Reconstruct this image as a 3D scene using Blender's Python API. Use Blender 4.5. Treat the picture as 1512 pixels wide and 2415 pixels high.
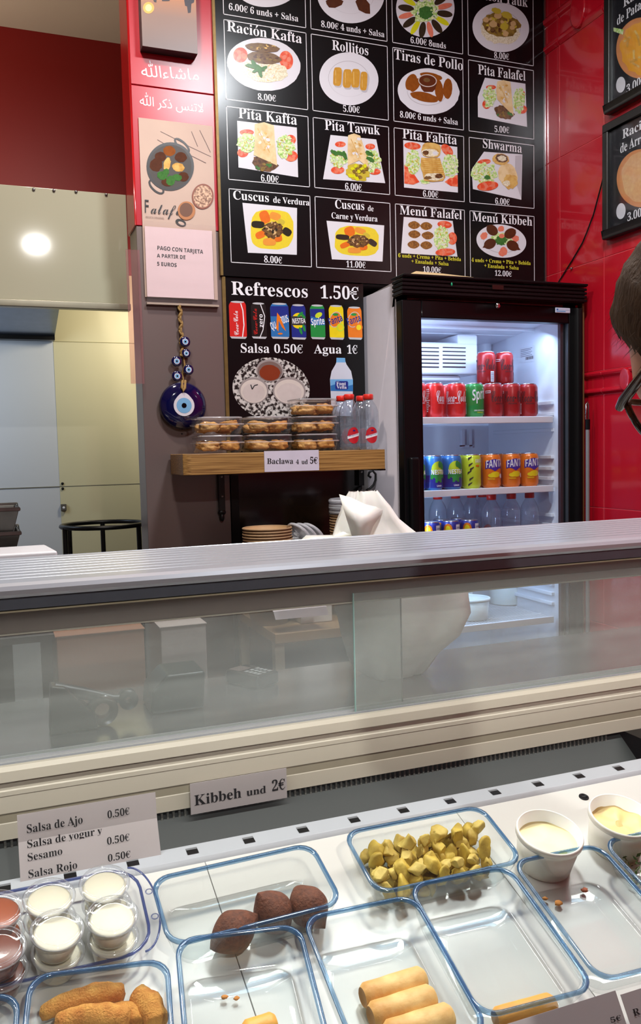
import bpy, bmesh, math, random
from mathutils import Vector, Matrix, noise
random.seed(7)
for o in list(bpy.data.objects): bpy.data.objects.remove(o)
SC = bpy.context.scene
COL = SC.collection
V = Vector
# ------------------------------------------------------------------ camera
YAW, PITCH, ROLL, FPX, CX, CY = math.radians(21.027), math.radians(4.211), math.radians(-1.350), 1989.26, 756.0, 1207.5
EYE = V((0, 0, 1.5))
_f = V((math.sin(YAW)*math.cos(PITCH), math.cos(YAW)*math.cos(PITCH), -math.sin(PITCH)))
_r = V((math.cos(YAW), -math.sin(YAW), 0)); _u = _r.cross(_f)
RI = math.cos(ROLL)*_r + math.sin(ROLL)*_u
UP = -math.sin(ROLL)*_r + math.cos(ROLL)*_u
cam = bpy.data.cameras.new('camera'); camo = bpy.data.objects.new('camera', cam); COL.objects.link(camo)
cam.sensor_fit = 'AUTO'; cam.sensor_width = 36; cam.lens = FPX/2415*36; cam.clip_start = 0.02; cam.clip_end = 60
m = Matrix.Identity(4)
for i in range(3):
    m[i][0], m[i][1], m[i][2], m[i][3] = RI[i], UP[i], -_f[i], EYE[i]
camo.matrix_world = m
SC.camera = camo
SC.view_settings.view_transform = 'Standard'; SC.view_settings.look = 'None'
SC.view_settings.gamma = 1; SC.view_settings.use_curve_mapping = False
SC.view_settings.exposure = 0.0
SC.cycles.transparent_max_bounces = 40; SC.cycles.max_bounces = 10
SC.cycles.caustics_reflective = False; SC.cycles.caustics_refractive = False
# ------------------------------------------------------------------ world and lights
wd = bpy.data.worlds.new('world'); SC.world = wd; wd.use_nodes = True
wd.node_tree.nodes['Background'].inputs[0].default_value = (0.75, 0.68, 0.66, 1)
wd.node_tree.nodes['Background'].inputs[1].default_value = 0.06
def area(name, loc, size, power, col=(1, 1, 1), target=None, size_y=None, shape='RECTANGLE'):
    l = bpy.data.lights.new(name, 'AREA'); l.energy = power; l.color = col; l.shape = shape
    l.size = size; l.size_y = size_y or size
    o = bpy.data.objects.new(name, l); COL.objects.link(o); o.location = loc
    d = (V(target) - V(loc)) if target else V((0, 0, -1))
    o.rotation_euler = d.to_track_quat('-Z', 'Y').to_euler()
    return o
area('ceiling_lamp_customer_side', (0.4, -1.62, 3.2), 0.12, 60, (1, .97, .93), shape='DISK')
area('ceiling_lamp_by_counter', (0.985, 1.31, 3.2), 0.28, 42, (.92, .96, 1), shape='DISK')
area('ceiling_lamp_left', (0.25, 1.9, 3.2), 0.16, 22, (1, .9, .8), shape='DISK')  # added overhead fill for the bag and rear worktop, no fixture
area('kitchen_lamp_warm', (0.75, 3.45, 2.2), 0.2, 5, (1, .88, .66), target=(0.45, 4.1, 1.6))
area('kitchen_lamp_cool', (-0.5, 3.35, 1.93), 0.5, 5, (.68, .82, 1), target=(0.0, 4.15, 1.5))
area('fill_light_kitchen', (-0.75, 3.1, 2.6), 0.3, 10, (1, .84, .66), target=(0.1, 3.9, 3.1))  # added unseen fill that brightens the red wall and kitchen ceiling
area('case_lamp_light', (0.55, 1.186, 1.2985), 2.3, 8.8, (1, .985, .94), target=(0.55, 1.10, .9), size_y=0.03)
area('fridge_light_top', (1.555, 2.49, 1.885), 0.5, 1.9, (.5, .69, 1), target=(1.555, 2.72, 1.2), size_y=0.03)
area('fridge_light_side', (1.285, 2.475, 1.45), 0.03, 3.5, (.5, .69, 1), target=(1.75, 2.72, 1.45), size_y=0.8)
area('fridge_light_low', (1.555, 2.49, 1.12), 0.5, 1.5, (.5, .69, 1), target=(1.555, 2.72, .9), size_y=0.03)
# ------------------------------------------------------------------ pixel helpers: a ray of the calibrated camera meets a real plane
def ray(x, y): return _f + RI*((x-CX)/FPX) - UP*((y-CY)/FPX)
def atY(x, y, Y): d = ray(x, y); return EYE + d*(Y/d.y)
def atZ(x, y, Z): d = ray(x, y); return EYE + d*((Z-1.5)/d.z)
def atX(x, y, X): d = ray(x, y); return EYE + d*(X/d.x)
TILT = math.atan(.3)
DO = V((0, 1.1, .875)); DV = V((0, math.cos(TILT), math.sin(TILT))); DW = V((0, -math.sin(TILT), math.cos(TILT)))
def deck(x, y, w=0.0):
    d = ray(x, y); o = DO + DW*w
    t = (o-EYE).dot(DW)/d.dot(DW); return EYE + d*t
def dloc(P): q = P-DO; return V((q.x, q.dot(DV), q.dot(DW)))
def dwor(u, v, w): return DO + V((u, 0, 0)) + DV*v + DW*w
# ------------------------------------------------------------------ materials
def lin(c):
    c = c/255.0
    return c/12.92 if c <= .04045 else ((c+.055)/1.055)**2.4
def S(r, g, b, a=1): return (lin(r), lin(g), lin(b), a)
MATS = {}
def M(name, col, rough=.5, metal=0, var=.06, scale=30, bump=0, bscale=None, col2=None, spec=.5, coat=0, stretch=None, emit=0, trans=0, contrast=None):
    if name in MATS: return MATS[name]
    mt = bpy.data.materials.new(name); mt.use_nodes = True; nt = mt.node_tree
    b = nt.nodes['Principled BSDF']
    tc = nt.nodes.new('ShaderNodeTexCoord'); mp = nt.nodes.new('ShaderNodeMapping')
    nt.links.new(tc.outputs['Object'], mp.inputs[0])
    if stretch: mp.inputs['Scale'].default_value = stretch
    nz = nt.nodes.new('ShaderNodeTexNoise'); nz.inputs['Scale'].default_value = scale; nz.inputs['Detail'].default_value = 4
    nt.links.new(mp.outputs[0], nz.inputs[0])
    mx = nt.nodes.new('ShaderNodeMix'); mx.data_type = 'RGBA'
    c1 = S(*col)
    c2 = S(*col2) if col2 else tuple(min(1, x*(1-var*2)) for x in c1[:3]) + (1,)
    if not col2: c1 = tuple(min(1, x*(1+var)) for x in c1[:3]) + (1,)
    mx.inputs[6].default_value = c1; mx.inputs[7].default_value = c2
    fac = nz.outputs[0]
    if contrast:
        mr = nt.nodes.new('ShaderNodeMapRange'); mr.inputs[1].default_value = contrast[0]; mr.inputs[2].default_value = contrast[1]
        nt.links.new(fac, mr.inputs[0]); fac = mr.outputs[0]
    nt.links.new(fac, mx.inputs[0]); nt.links.new(mx.outputs[2], b.inputs['Base Color'])
    b.inputs['Roughness'].default_value = rough; b.inputs['Metallic'].default_value = metal
    b.inputs['Specular IOR Level'].default_value = spec; b.inputs['Coat Weight'].default_value = coat
    if trans: b.inputs['Subsurface Weight'].default_value = trans; b.inputs['Subsurface Radius'].default_value = (.01, .007, .004)
    if bump:
        nb = nt.nodes.new('ShaderNodeTexNoise'); nb.inputs['Scale'].default_value = bscale or scale; nb.inputs['Detail'].default_value = 5
        nt.links.new(mp.outputs[0], nb.inputs[0])
        bp = nt.nodes.new('ShaderNodeBump'); bp.inputs['Strength'].default_value = bump; bp.inputs['Distance'].default_value = .004
        nt.links.new(nb.outputs[0], bp.inputs['Height']); nt.links.new(bp.outputs[0], b.inputs['Normal'])
    if emit:
        nt.links.new(mx.outputs[2], b.inputs['Emission Color']); b.inputs['Emission Strength'].default_value = emit
    MATS[name] = mt; return mt
def clear(name, tint, gloss=1.0, rough=.03, haze=0.0, ior=1.45, hazecol=(235, 235, 240)):
    """thin clear sheet: passes light, mirrors by Fresnel, with a little surface haze"""
    if name in MATS: return MATS[name]
    mt = bpy.data.materials.new(name); mt.use_nodes = True; nt = mt.node_tree; nt.nodes.clear()
    out = nt.nodes.new('ShaderNodeOutputMaterial')
    tr = nt.nodes.new('ShaderNodeBsdfTransparent'); tr.inputs[0].default_value = S(*tint)
    gl = nt.nodes.new('ShaderNodeBsdfGlossy'); gl.inputs['Roughness'].default_value = rough
    fr = nt.nodes.new('ShaderNodeFresnel'); ge = nt.nodes.new('ShaderNodeNewGeometry')
    mi = nt.nodes.new('ShaderNodeMix'); mi.inputs[2].default_value = ior; mi.inputs[3].default_value = 1/ior
    nt.links.new(ge.outputs['Backfacing'], mi.inputs[0]); nt.links.new(mi.outputs[0], fr.inputs[0])
    mu = nt.nodes.new('ShaderNodeMath'); mu.operation = 'MULTIPLY'; mu.inputs[1].default_value = gloss; mu.use_clamp = True
    nt.links.new(fr.outputs[0], mu.inputs[0])
    nz = nt.nodes.new('ShaderNodeTexNoise'); nz.inputs['Scale'].default_value = 9
    df = nt.nodes.new('ShaderNodeBsdfDiffuse'); df.inputs[0].default_value = S(*hazecol)
    mh = nt.nodes.new('ShaderNodeMath'); mh.operation = 'MULTIPLY'; mh.inputs[1].default_value = haze
    ad = nt.nodes.new('ShaderNodeMath'); ad.operation = 'ADD'; ad.inputs[1].default_value = .5; nt.links.new(nz.outputs[0], ad.inputs[0]); nt.links.new(ad.outputs[0], mh.inputs[0])
    m1 = nt.nodes.new('ShaderNodeMixShader'); nt.links.new(mh.outputs[0], m1.inputs[0])
    nt.links.new(tr.outputs[0], m1.inputs[1]); nt.links.new(df.outputs[0], m1.inputs[2])
    m2 = nt.nodes.new('ShaderNodeMixShader'); nt.links.new(mu.outputs[0], m2.inputs[0])
    nt.links.new(m1.outputs[0], m2.inputs[1]); nt.links.new(gl.outputs[0], m2.inputs[2])
    nt.links.new(m2.outputs[0], out.inputs[0])
    MATS[name] = mt; return mt
# ------------------------------------------------------------------ mesh builder
class MB:
    def __init__(s): s.v = []; s.f = []; s.mi = []; s.sm = []; s.mats = []
    def mid(s, mat):
        if mat not in s.mats: s.mats.append(mat)
        return s.mats.index(mat)
    def add(s, vs, fs, mat, smooth=False):
        k = len(s.v); s.v += [tuple(p) for p in vs]; i = s.mid(mat)
        for f in fs: s.f.append([k+j for j in f]); s.mi.append(i); s.sm.append(smooth)
        return s
    def box(s, x0, x1, y0, y1, z0, z1, mat):
        vs = [(x, y, z) for z in (z0, z1) for y in (y0, y1) for x in (x0, x1)]
        return s.add(vs, [(0, 2, 3, 1), (4, 5, 7, 6), (0, 1, 5, 4), (2, 6, 7, 3), (0, 4, 6, 2), (1, 3, 7, 5)], mat)
    def prism(s, prof, axis, a, b, mat, smooth=False):
        n = len(prof)
        def P(t, q): return {'x': (t, q[0], q[1]), 'y': (q[0], t, q[1]), 'z': (q[0], q[1], t)}[axis]
        vs = [P(a, q) for q in prof] + [P(b, q) for q in prof]
        s.add(vs, [(i, (i+1) % n, n+(i+1) % n, n+i) for i in range(n)], mat, smooth)
        return s.add(vs, [tuple(range(n))[::-1], tuple(range(n, 2*n))], mat)
    def sheet(s, prof, axis, a, b, mat, smooth=True):
        n = len(prof)
        def P(t, q): return {'x': (t, q[0], q[1]), 'y': (q[0], t, q[1]), 'z': (q[0], q[1], t)}[axis]
        vs = [P(a, q) for q in prof] + [P(b, q) for q in prof]
        return s.add(vs, [(i, i+1, n+i+1, n+i) for i in range(n-1)], mat, smooth)
    def loft(s, loops, mat, smooth=True, cap0=False, cap1=False, closed=True):
        n = len(loops[0]); vs = [p for L in loops for p in L]; fs = []
        for k in range(len(loops)-1):
            for i in range(n if closed else n-1):
                j = (i+1) % n; fs.append((k*n+i, k*n+j, (k+1)*n+j, (k+1)*n+i))
        s.add(vs, fs, mat, smooth)
        if cap0: s.add(loops[0], [tuple(range(n))[::-1]], mat)
        if cap1: s.add(loops[-1], [tuple(range(n))], mat)
        return s
    def lathe(s, prof, mat, c=(0, 0, 0), seg=32, smooth=True, ax=None):
        X, Y, Z = ax or (V((1, 0, 0)), V((0, 1, 0)), V((0, 0, 1))); c = V(c)
        loops = [[c + X*(r*math.cos(2*math.pi*i/seg)) + Y*(r*math.sin(2*math.pi*i/seg)) + Z*z for i in range(seg)] for r, z in prof]
        return s.loft(loops, mat, smooth)
    def tube(s, pts, r, mat, seg=10, closed=False, caps=True):
        pts = [V(p) for p in pts]; n = len(pts); loops = []
        rr = r if isinstance(r, (list, tuple)) else [r]*n
        nrm = None
        for i, p in enumerate(pts):
            if closed: t = pts[(i+1) % n]-pts[i-1]
            else: t = pts[min(i+1, n-1)]-pts[max(i-1, 0)]
            t.normalize()
            if nrm is None:
                nrm = t.cross(V((0, 0, 1)))
                if nrm.length < .1: nrm = t.cross(V((1, 0, 0)))
            nrm = (nrm - t*nrm.dot(t)).normalized(); b = t.cross(nrm)
            loops.append([p + nrm*(rr[i]*math.cos(2*math.pi*k/seg)) + b*(rr[i]*math.sin(2*math.pi*k/seg)) for k in range(seg)])
        if closed: loops.append(loops[0])
        return s.loft(loops, mat, True, caps and not closed, caps and not closed)
    def ball(s, c, rx, ry, rz, mat, n=12, rot=None, rough=0, seed=0, freq=20):
        c = V(c); vs = []; fs = []
        for i in range(n+1):
            th = math.pi*i/n
            for j in range(2*n):
                ph = math.pi*j/n
                q = V((math.sin(th)*math.cos(ph), math.sin(th)*math.sin(ph), math.cos(th)))
                k = 1 + (rough*noise.noise(q*freq*.1 + V((seed*7.3, seed*3.1, 0))) if rough else 0)
                p = V((q.x*rx*k, q.y*ry*k, q.z*rz*k))
                if rot: p = rot @ p
                vs.append(c+p)
        for i in range(n):
            for j in range(2*n):
                a = i*2*n+j; b = i*2*n+(j+1) % (2*n); fs.append((a, b, b+2*n, a+2*n))
        return s.add(vs, fs, mat, True)
    def build(s, name, parent=None, local=False, bevel=0, seg=2, merge=False, solid=0, subsurf=0):
        me = bpy.data.meshes.new(name); me.from_pydata(s.v, [], s.f)
        for mt in s.mats: me.materials.append(mt)
        me.polygons.foreach_set('material_index', s.mi); me.polygons.foreach_set('use_smooth', s.sm)
        me.update(); o = bpy.data.objects.new(name, me); COL.objects.link(o)
        if merge or bevel:
            bm = bmesh.new(); bm.from_mesh(me); bmesh.ops.remove_doubles(bm, verts=bm.verts, dist=1e-6)
            bmesh.ops.recalc_face_normals(bm, faces=bm.faces); bm.to_mesh(me); bm.free()
        if subsurf: md = o.modifiers.new('s', 'SUBSURF'); md.levels = md.render_levels = subsurf
        if solid: md = o.modifiers.new('t', 'SOLIDIFY'); md.thickness = solid; md.offset = 0
        if bevel:
            md = o.modifiers.new('b', 'BEVEL'); md.width = bevel; md.segments = seg; md.limit_method = 'ANGLE'; md.angle_limit = .6
            for p in me.polygons: p.use_smooth = True
            try:
                w = o.modifiers.new('w', 'WEIGHTED_NORMAL'); w.keep_sharp = True
            except Exception: pass
        if parent is not None:
            o.parent = parent
            if not local: o.matrix_parent_inverse = parent.matrix_basis.inverted()
        return o
def tag(o, label, cat=None, group=None, kind=None):
    if label: o['label'] = label
    if cat: o['category'] = cat
    if group: o['group'] = group
    if kind: o['kind'] = kind
    return o
def thing(name, label, cat, loc=(0, 0, 0), group=None, rot=None, kind=None):
    o = bpy.data.objects.new(name, None); COL.objects.link(o); o.empty_display_size = .05
    o.location = loc
    if rot: o.rotation_euler = rot
    o.matrix_basis = Matrix.LocRotScale(V(loc), (o.rotation_euler.to_quaternion()), None)
    return tag(o, label, cat, group, kind)
def dup(root, label, loc=None, rot=None, group=None):
    r = root.copy(); COL.objects.link(r)
    if loc is not None: r.location = loc
    if rot is not None: r.rotation_euler = rot
    if label: r['label'] = label
    if group: r['group'] = group
    for ch in list(root.children):
        c = ch.copy(); COL.objects.link(c); c.parent = r
        for g in list(ch.children):
            d = g.copy(); COL.objects.link(d); d.parent = c
    return r
def struct(o, label=None):
    o['kind'] = 'structure'
    if label: o['label'] = label; o['category'] = o.name.split('_')[0]
    return o
# ------------------------------------------------------------------ lettering
_fc = bpy.data.curves.new('glyph', 'FONT'); _fc.resolution_u = 3; _fo = bpy.data.objects.new('glyph', _fc); COL.objects.link(_fo)
_cache = {}
def _ev(s):
    _fc.body = s
    dg = bpy.context.evaluated_depsgraph_get(); e = _fo.evaluated_get(dg); me = e.to_mesh()
    vs = [(v.co.x, v.co.y) for v in me.vertices]; fs = [tuple(p.vertices) for p in me.polygons]; e.to_mesh_clear()
    return vs, fs
_H = max(v[0] for v in _ev('H')[0])
def glyph(c):
    if c not in _cache:
        if c == ' ': _cache[c] = ([], [], .26)
        else:
            vs, fs = _ev(c); adv = max(v[0] for v in _ev(c+'H')[0]) - _H
            _cache[c] = (vs, fs, adv)
    return _cache[c]
def fontchar(c, font):
    o = ord(c)
    if font == 'serif':
        if 'A' <= c <= 'Z': return chr(0x1D400+o-65)
        if 'a' <= c <= 'z': return chr(0x1D41A+o-97)
        if '0' <= c <= '9': return chr(0x1D7CE+o-48)
    if font == 'script':
        if 'A' <= c <= 'Z': return chr(0x1D4D0+o-65)
        if 'a' <= c <= 'z': return chr(0x1D4EA+o-97)
    if font == 'sans':
        if 'A' <= c <= 'Z': return chr(0x1D5D4+o-65)
        if 'a' <= c <= 'z': return chr(0x1D5EE+o-97)
        if '0' <= c <= '9': return chr(0x1D7EC+o-48)
    return c
ACUTE = {'ó': 'o', 'ú': 'u', 'é': 'e', 'á': 'a'}
def layout(s, font):
    """-> list of (points, faces), total advance; a capital is about .68 high"""
    out = []; x = 0
    for c in s:
        if c == '€':
            vs, fs, adv = glyph(fontchar('C', font)); k = .74
            out.append(([(x+a*k+.03, b) for a, b in vs], fs))
            for yy in (.27, .39): out.append(([(x-.02, yy), (x+.40, yy), (x+.42, yy+.065), (x, yy+.065)], [(0, 1, 2, 3)]))
            x += adv*k+.03; continue
        if c == '.':
            n = 10; out.append(([(x+.12+.075*math.cos(2*math.pi*i/n), .065+.075*math.sin(2*math.pi*i/n)) for i in range(n)], [tuple(range(n))])); x += .25; continue
        base = ACUTE.get(c, c); vs, fs, adv = glyph(fontchar(base, font))
        out.append(([(a+x, b) for a, b in vs], fs))
        if c in ACUTE: out.append(([(x+adv*.42, .54), (x+adv*.55, .54), (x+adv*.82, .70), (x+adv*.58, .72)], [(0, 1, 2, 3)]))
        x += adv
    return out, x
# ------------------------------------------------------------------ flat print on a real plane, drawn through pixel or local coordinates
class Print:
    def __init__(s, f, n, off=.0004, step=6e-5):
        s.mb = MB(); s.f = f; s.n = V(n).normalized(); s.k = off; s.step = step; s.T = (0, 0, 1)
    def crop(s, ox, oy, sc): s.T = (ox, oy, sc); return s
    def P(s, x, y): return s.f(s.T[0]+x/s.T[2], s.T[1]+y/s.T[2])
    def poly(s, pts, mat):
        s.k += s.step
        s.mb.add([s.P(*p)+s.n*s.k for p in pts], [tuple(range(len(pts)))], mat); return s
    def blob(s, cx, cy, rx, ry, mat, rot=0, n=28, jag=0, freq=3, pw=2.0):
        c, sn = math.cos(rot), math.sin(rot); pts = []; sd = random.random()*50
        for i in range(n):
            a = 2*math.pi*i/n; ca, sa = math.cos(a), math.sin(a)
            k = 1 + jag*(noise.noise(V((ca*freq+sd, sa*freq, 0)))*1.6)
            if pw != 2: ca = math.copysign(abs(ca)**(2/pw), ca); sa = math.copysign(abs(sa)**(2/pw), sa)
            a1, b1 = ca*rx*k, sa*ry*k
            pts.append((cx+a1*c-b1*sn, cy+a1*sn+b1*c))
        return s.poly(pts, mat)
    def line(s, p, q, w, mat):
        d = V((q[0]-p[0], q[1]-p[1], 0)); d.normalize(); n = V((-d.y, d.x, 0))*(w/2)
        return s.poly([(p[0]+n.x, p[1]+n.y), (q[0]+n.x, q[1]+n.y), (q[0]-n.x, q[1]-n.y), (p[0]-n.x, p[1]-n.y)], mat)
    def path(s, pts, w, mat):
        for a, b in zip(pts, pts[1:]): s.line(a, b, w, mat); s.k -= s.step*.9
        s.k += s.step; return s
    def text(s, t, p0, p1, cap, mat, font='serif', up=(0, 0, 1)):
        gl, adv = layout(t, font); A, B = s.P(*p0), s.P(*p1); s.k += s.step
        ex = (B-A); L = ex.length; ex.normalize(); u = V(up); u = (u-ex*u.dot(ex)).normalized()
        ch = (s.P(p0[0], p0[1]-cap)-A).length; kx = L/adv; ky = ch/.68
        for vs, fs in gl: s.mb.add([A+ex*(a*kx)+u*(b*ky)+s.n*s.k for a, b in vs], fs, mat)
        return s
    def build(s, name, parent=None, local=False): return s.mb.build(name, parent, local)
class Cyl:
    """print wrapped round an upright cylinder; u runs along the surface, v is height, front faces -Y"""
    def __init__(s, r): s.mb = MB(); s.r = r; s.k = .0003
    def P(s, u, v, k): a = u/s.r; R = s.r+k; return V((R*math.sin(a), -R*math.cos(a), v))
    def strips(s, u0, u1, top, bot, mat, n=10):
        s.k += .00012; vs = []
        for i in range(n+1):
            u = u0+(u1-u0)*i/n; vs += [s.P(u, bot(u), s.k), s.P(u, top(u), s.k)]
        s.mb.add(vs, [(2*i, 2*i+2, 2*i+3, 2*i+1) for i in range(n)], mat, True); return s
    def rect(s, u0, u1, v0, v1, mat): return s.strips(u0, u1, lambda u: v1, lambda u: v0, mat, max(2, int(abs(u1-u0)/.004)))
    def ell(s, cu, cv, ru, rv, mat):
        h = lambda u: rv*math.sqrt(max(0, 1-((u-cu)/ru)**2))
        return s.strips(cu-ru, cu+ru, lambda u: cv+h(u), lambda u: cv-h(u), mat, 14)
    def text(s, t, u0, v0, width, cap, mat, font='serif', slope=0, vert=False):
        gl, adv = layout(t, font); kx = width/adv; ky = cap/.68; s.k += .00035
        for vs, fs in gl:
            if vert: s.mb.add([s.P(u0-b*ky, v0+a*kx, s.k) for a, b in vs], fs, mat)
            else: s.mb.add([s.P(u0+a*kx, v0+b*ky+slope*a*kx, s.k) for a, b in vs], fs, mat)
        return s
    def build(s, name, parent): return s.mb.build(name, parent, True)
# ------------------------------------------------------------------ shared materials
red_tile = M('red_glazed_tile', (174, 17, 34), .16, var=.05, scale=3, coat=.3)
grout = M('red_grout', (206, 70, 78), .6)
black_print = M('black_print', (11, 11, 13), .23, var=.1, spec=.34)
white_ink = M('white_ink', (226, 226, 232), .35, var=.02)
black_ink = M('black_ink', (28, 26, 30), .5, var=.02)
yellow_ink = M('yellow_ink', (214, 208, 60), .4, var=.02)
paper = M('white_paper', (226, 218, 224), .7, var=.03, scale=8)
steel = M('brushed_steel', (150, 150, 152), .28, 1, var=.1, scale=6, stretch=(1, 60, 60), bump=.02)
alu = M('silver_anodised', (176, 180, 188), .3, .3, var=.03, scale=20)
dark_metal = M('black_metal', (18, 18, 19), .35, .3)
black_plastic = M('black_plastic', (10, 10, 12), .35, var=.1, spec=.22)
white_plastic = M('white_plastic', (228, 228, 232), .4, var=.02)
steel_edge = M('galvanised', (158, 160, 164), .4, .6)
gold = M('gold_trim', (120, 96, 52), .45, .6, var=.2, scale=60)
# ------------------------------------------------------------------ the room
b = MB(); b.box(-2.6, 2.2, -3.2, 4.2, -.1, 0, M('grey_floor_tile', (112, 104, 98), .4, scale=4, var=.15)); struct(b.build('floor'))
b = MB(); b.box(-2.6, 2.2, -3.2, 4.2, 3.35, 3.45, M('ceiling_paint', (206, 196, 182), .8, scale=2)); struct(b.build('ceiling'))
wallp = M('warm_wall_paint', (150, 128, 116), .7, scale=2)
b = MB(); b.box(-2.7, -2.6, -3.2, 4.2, 0, 3.35, wallp); struct(b.build('wall_left'))
b = MB(); b.box(-2.6, 2.2, -3.3, -3.2, 0, 3.35, M('dark_street_glass', (34, 32, 36), .4)); struct(b.build('wall_front'))
# right wall: glazed tiles with a raised band
def tile_field(b, X, ys, zs, mat, th=.012, g=.0012, side=1):
    for y0, y1 in zip(ys, ys[1:]):
        for z0, z1 in zip(zs, zs[1:]): b.box(X, X+th*side, y0+g, y1-g, z0+g, z1-g, mat)
ys = [2.655]+[2.56-.234*i for i in range(0, 25)]; ys = sorted(ys)
b = MB(); b.box(1.9284, 2.05, -3.2, 2.66, 0, 3.35, grout); wr = struct(b.build('wall_right'))
b = MB()
tile_field(b, 1.927, ys, [0, .48, .88, 1.28, 1.665], red_tile)
tile_field(b, 1.927, ys, [1.745, 2.116, 2.515, 2.900], red_tile)
tile_field(b, 1.927, ys, [3.03, 3.35], red_tile)
o = b.build('tiles', wr, bevel=.0014, seg=2); o['kind'] = 'structure'
def band(zlo, zhi):
    b = MB(); h = zhi-zlo
    prof = [(1.940, zlo), (1.926, zlo), (1.917, zlo+.1*h), (1.917, zlo+.18*h), (1.926, zlo+.26*h), (1.926, zlo+.72*h), (1.917, zlo+.80*h), (1.915, zlo+.90*h), (1.926, zhi), (1.940, zhi)]
    for y0, y1 in zip(ys, ys[1:]):
        b.prism(prof, 'y', y0+.001, y1-.001, red_tile)
        yc = (y0+y1)/2; zc = (zlo+zhi)/2; rz = h*.47; ry = h*.30
        if y1-y0 < .15: continue
        for k, (s1, d) in enumerate(((1.0, .022), (.72, .016), (.62, .020))):
            n = 28; pts = [(yc+ry*s1*math.cos(2*math.pi*i/n), zc+rz*s1*math.sin(2*math.pi*i/n)) for i in range(n)]
            b.add([(1.934, p, q) for p, q in pts]+[(1.934-d, p, q) for p, q in pts]+[(1.934-d-.003, yc+(p-yc)*.9, zc+(q-zc)*.9) for p, q in pts],
                  [(i, (i+1) % n, n+(i+1) % n, n+i) for i in range(n)]+[(n+i, n+(i+1) % n, 2*n+(i+1) % n, 2*n+i) for i in range(n)]+[tuple(range(2*n, 3*n))], red_tile)
    o = b.build('moulded_band', wr, merge=True); o['kind'] = 'structure'
    md = o.modifiers.new('b', 'BEVEL'); md.width = .003; md.segments = 2; md.limit_method = 'ANGLE'
band(1.665, 1.745); band(2.90, 3.03)
# back wall with the fridge niche
bw = M('back_wall_paint', (60, 48, 48), .6)
b = MB(); b.box(.70, 1.94, 2.66, 3.2, 2.055, 3.35, bw); b.box(.70, 1.195, 2.66, 3.2, 0, 2.055, bw); b.box(1.195, 2.05, 3.15, 3.2, 0, 2.055, bw); b.box(1.94, 2.05, 2.66, 3.15, 0, 3.35, bw)
struct(b.build('wall_back'))
# pillar: red tile above, dull metal cladding below
b = MB(); b.box(.440, .699, 2.656, 2.785, 0, 3.35, M('pillar_side_metal', (150, 138, 134), .35, .3, scale=3)); wp = struct(b.build('wall_pillar'))
ZT = 2.195
b = MB(); zs = [ZT, 2.612, 3.03, 3.35]
pil_red = M('red_pillar_tile', (176, 14, 38), .3, var=.05, scale=3)
for z0, z1 in zip(zs, zs[1:]): b.box(.4385, .6985, 2.648, 2.66, z0+.001, z1-.001, pil_red)
for z0, z1 in zip(zs, zs[1:]): b.box(.4335, .4405, 2.646, 2.785, z0, z1, M('red_edge_trim', (170, 22, 26), .2))
o = b.build('tile_cladding', wp, bevel=.002); o['kind'] = 'structure'
clad = M('plum_metal_sheet', (116, 92, 92), .3, .3, var=.12, scale=2.5, col2=(112, 104, 100))
b = MB(); b.box(.4385, .7065, 2.650, 2.66, 0, ZT-.001, clad); o = b.build('metal_cladding', wp, bevel=.001); o['kind'] = 'structure'
# kitchen beyond the opening
kr = M('dark_red_kitchen_paint', (128, 10, 10), .42, var=.1, scale=2)
kw = M('white_kitchen_panel', (206, 210, 214), .5, var=.03, scale=2)
ky = M('lamplit_cream_panel', (212, 206, 170), .45, var=.04, scale=2)  # warm lamplight painted into the panel colour
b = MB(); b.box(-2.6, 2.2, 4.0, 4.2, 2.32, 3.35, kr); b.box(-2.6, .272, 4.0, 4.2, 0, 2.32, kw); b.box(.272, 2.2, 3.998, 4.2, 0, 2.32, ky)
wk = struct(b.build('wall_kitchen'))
b = MB()
dk = M('grey_seam_strip', (128, 126, 110), .7)  # darker line along the wall panel seam
b.box(-2.6, 2.2, 3.9965, 4.0, 1.3605, 1.3635, dk)
b.box(.274, 2.2, 3.9955, 3.9985, 2.012, 2.0145, M('lamplit_seam', (176, 168, 126), .6))  # seam carries the same painted warm tone
o = b.build('panel_seams', wk); o['kind'] = 'structure'
b = MB()
for z, r in ((1.375, .006), (1.352, .006)): b.lathe([(0, .004), (r, .003), (r, 0)], black_plastic, (.284, 3.996, z), 12, ax=(V((1, 0, 0)), V((0, 0, 1)), V((0, -1, 0))))
o = b.build('screw_holes', wk); o['kind'] = 'structure'
b = MB(); b.box(.272, .296, 3.982, 3.998, 1.252, 1.282, M('grey_socket', (88, 84, 76), .5)); b.lathe([(0, .002), (.005, .002), (.006, 0)], white_plastic, (.284, 3.982, 1.266), 12, ax=(V((1, 0, 0)), V((0, 0, 1)), V((0, -1, 0))))
so = b.build('wall_socket', bevel=.002); tag(so, 'small dark square wall plate low on the warm-lit kitchen panel', 'socket')
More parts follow.
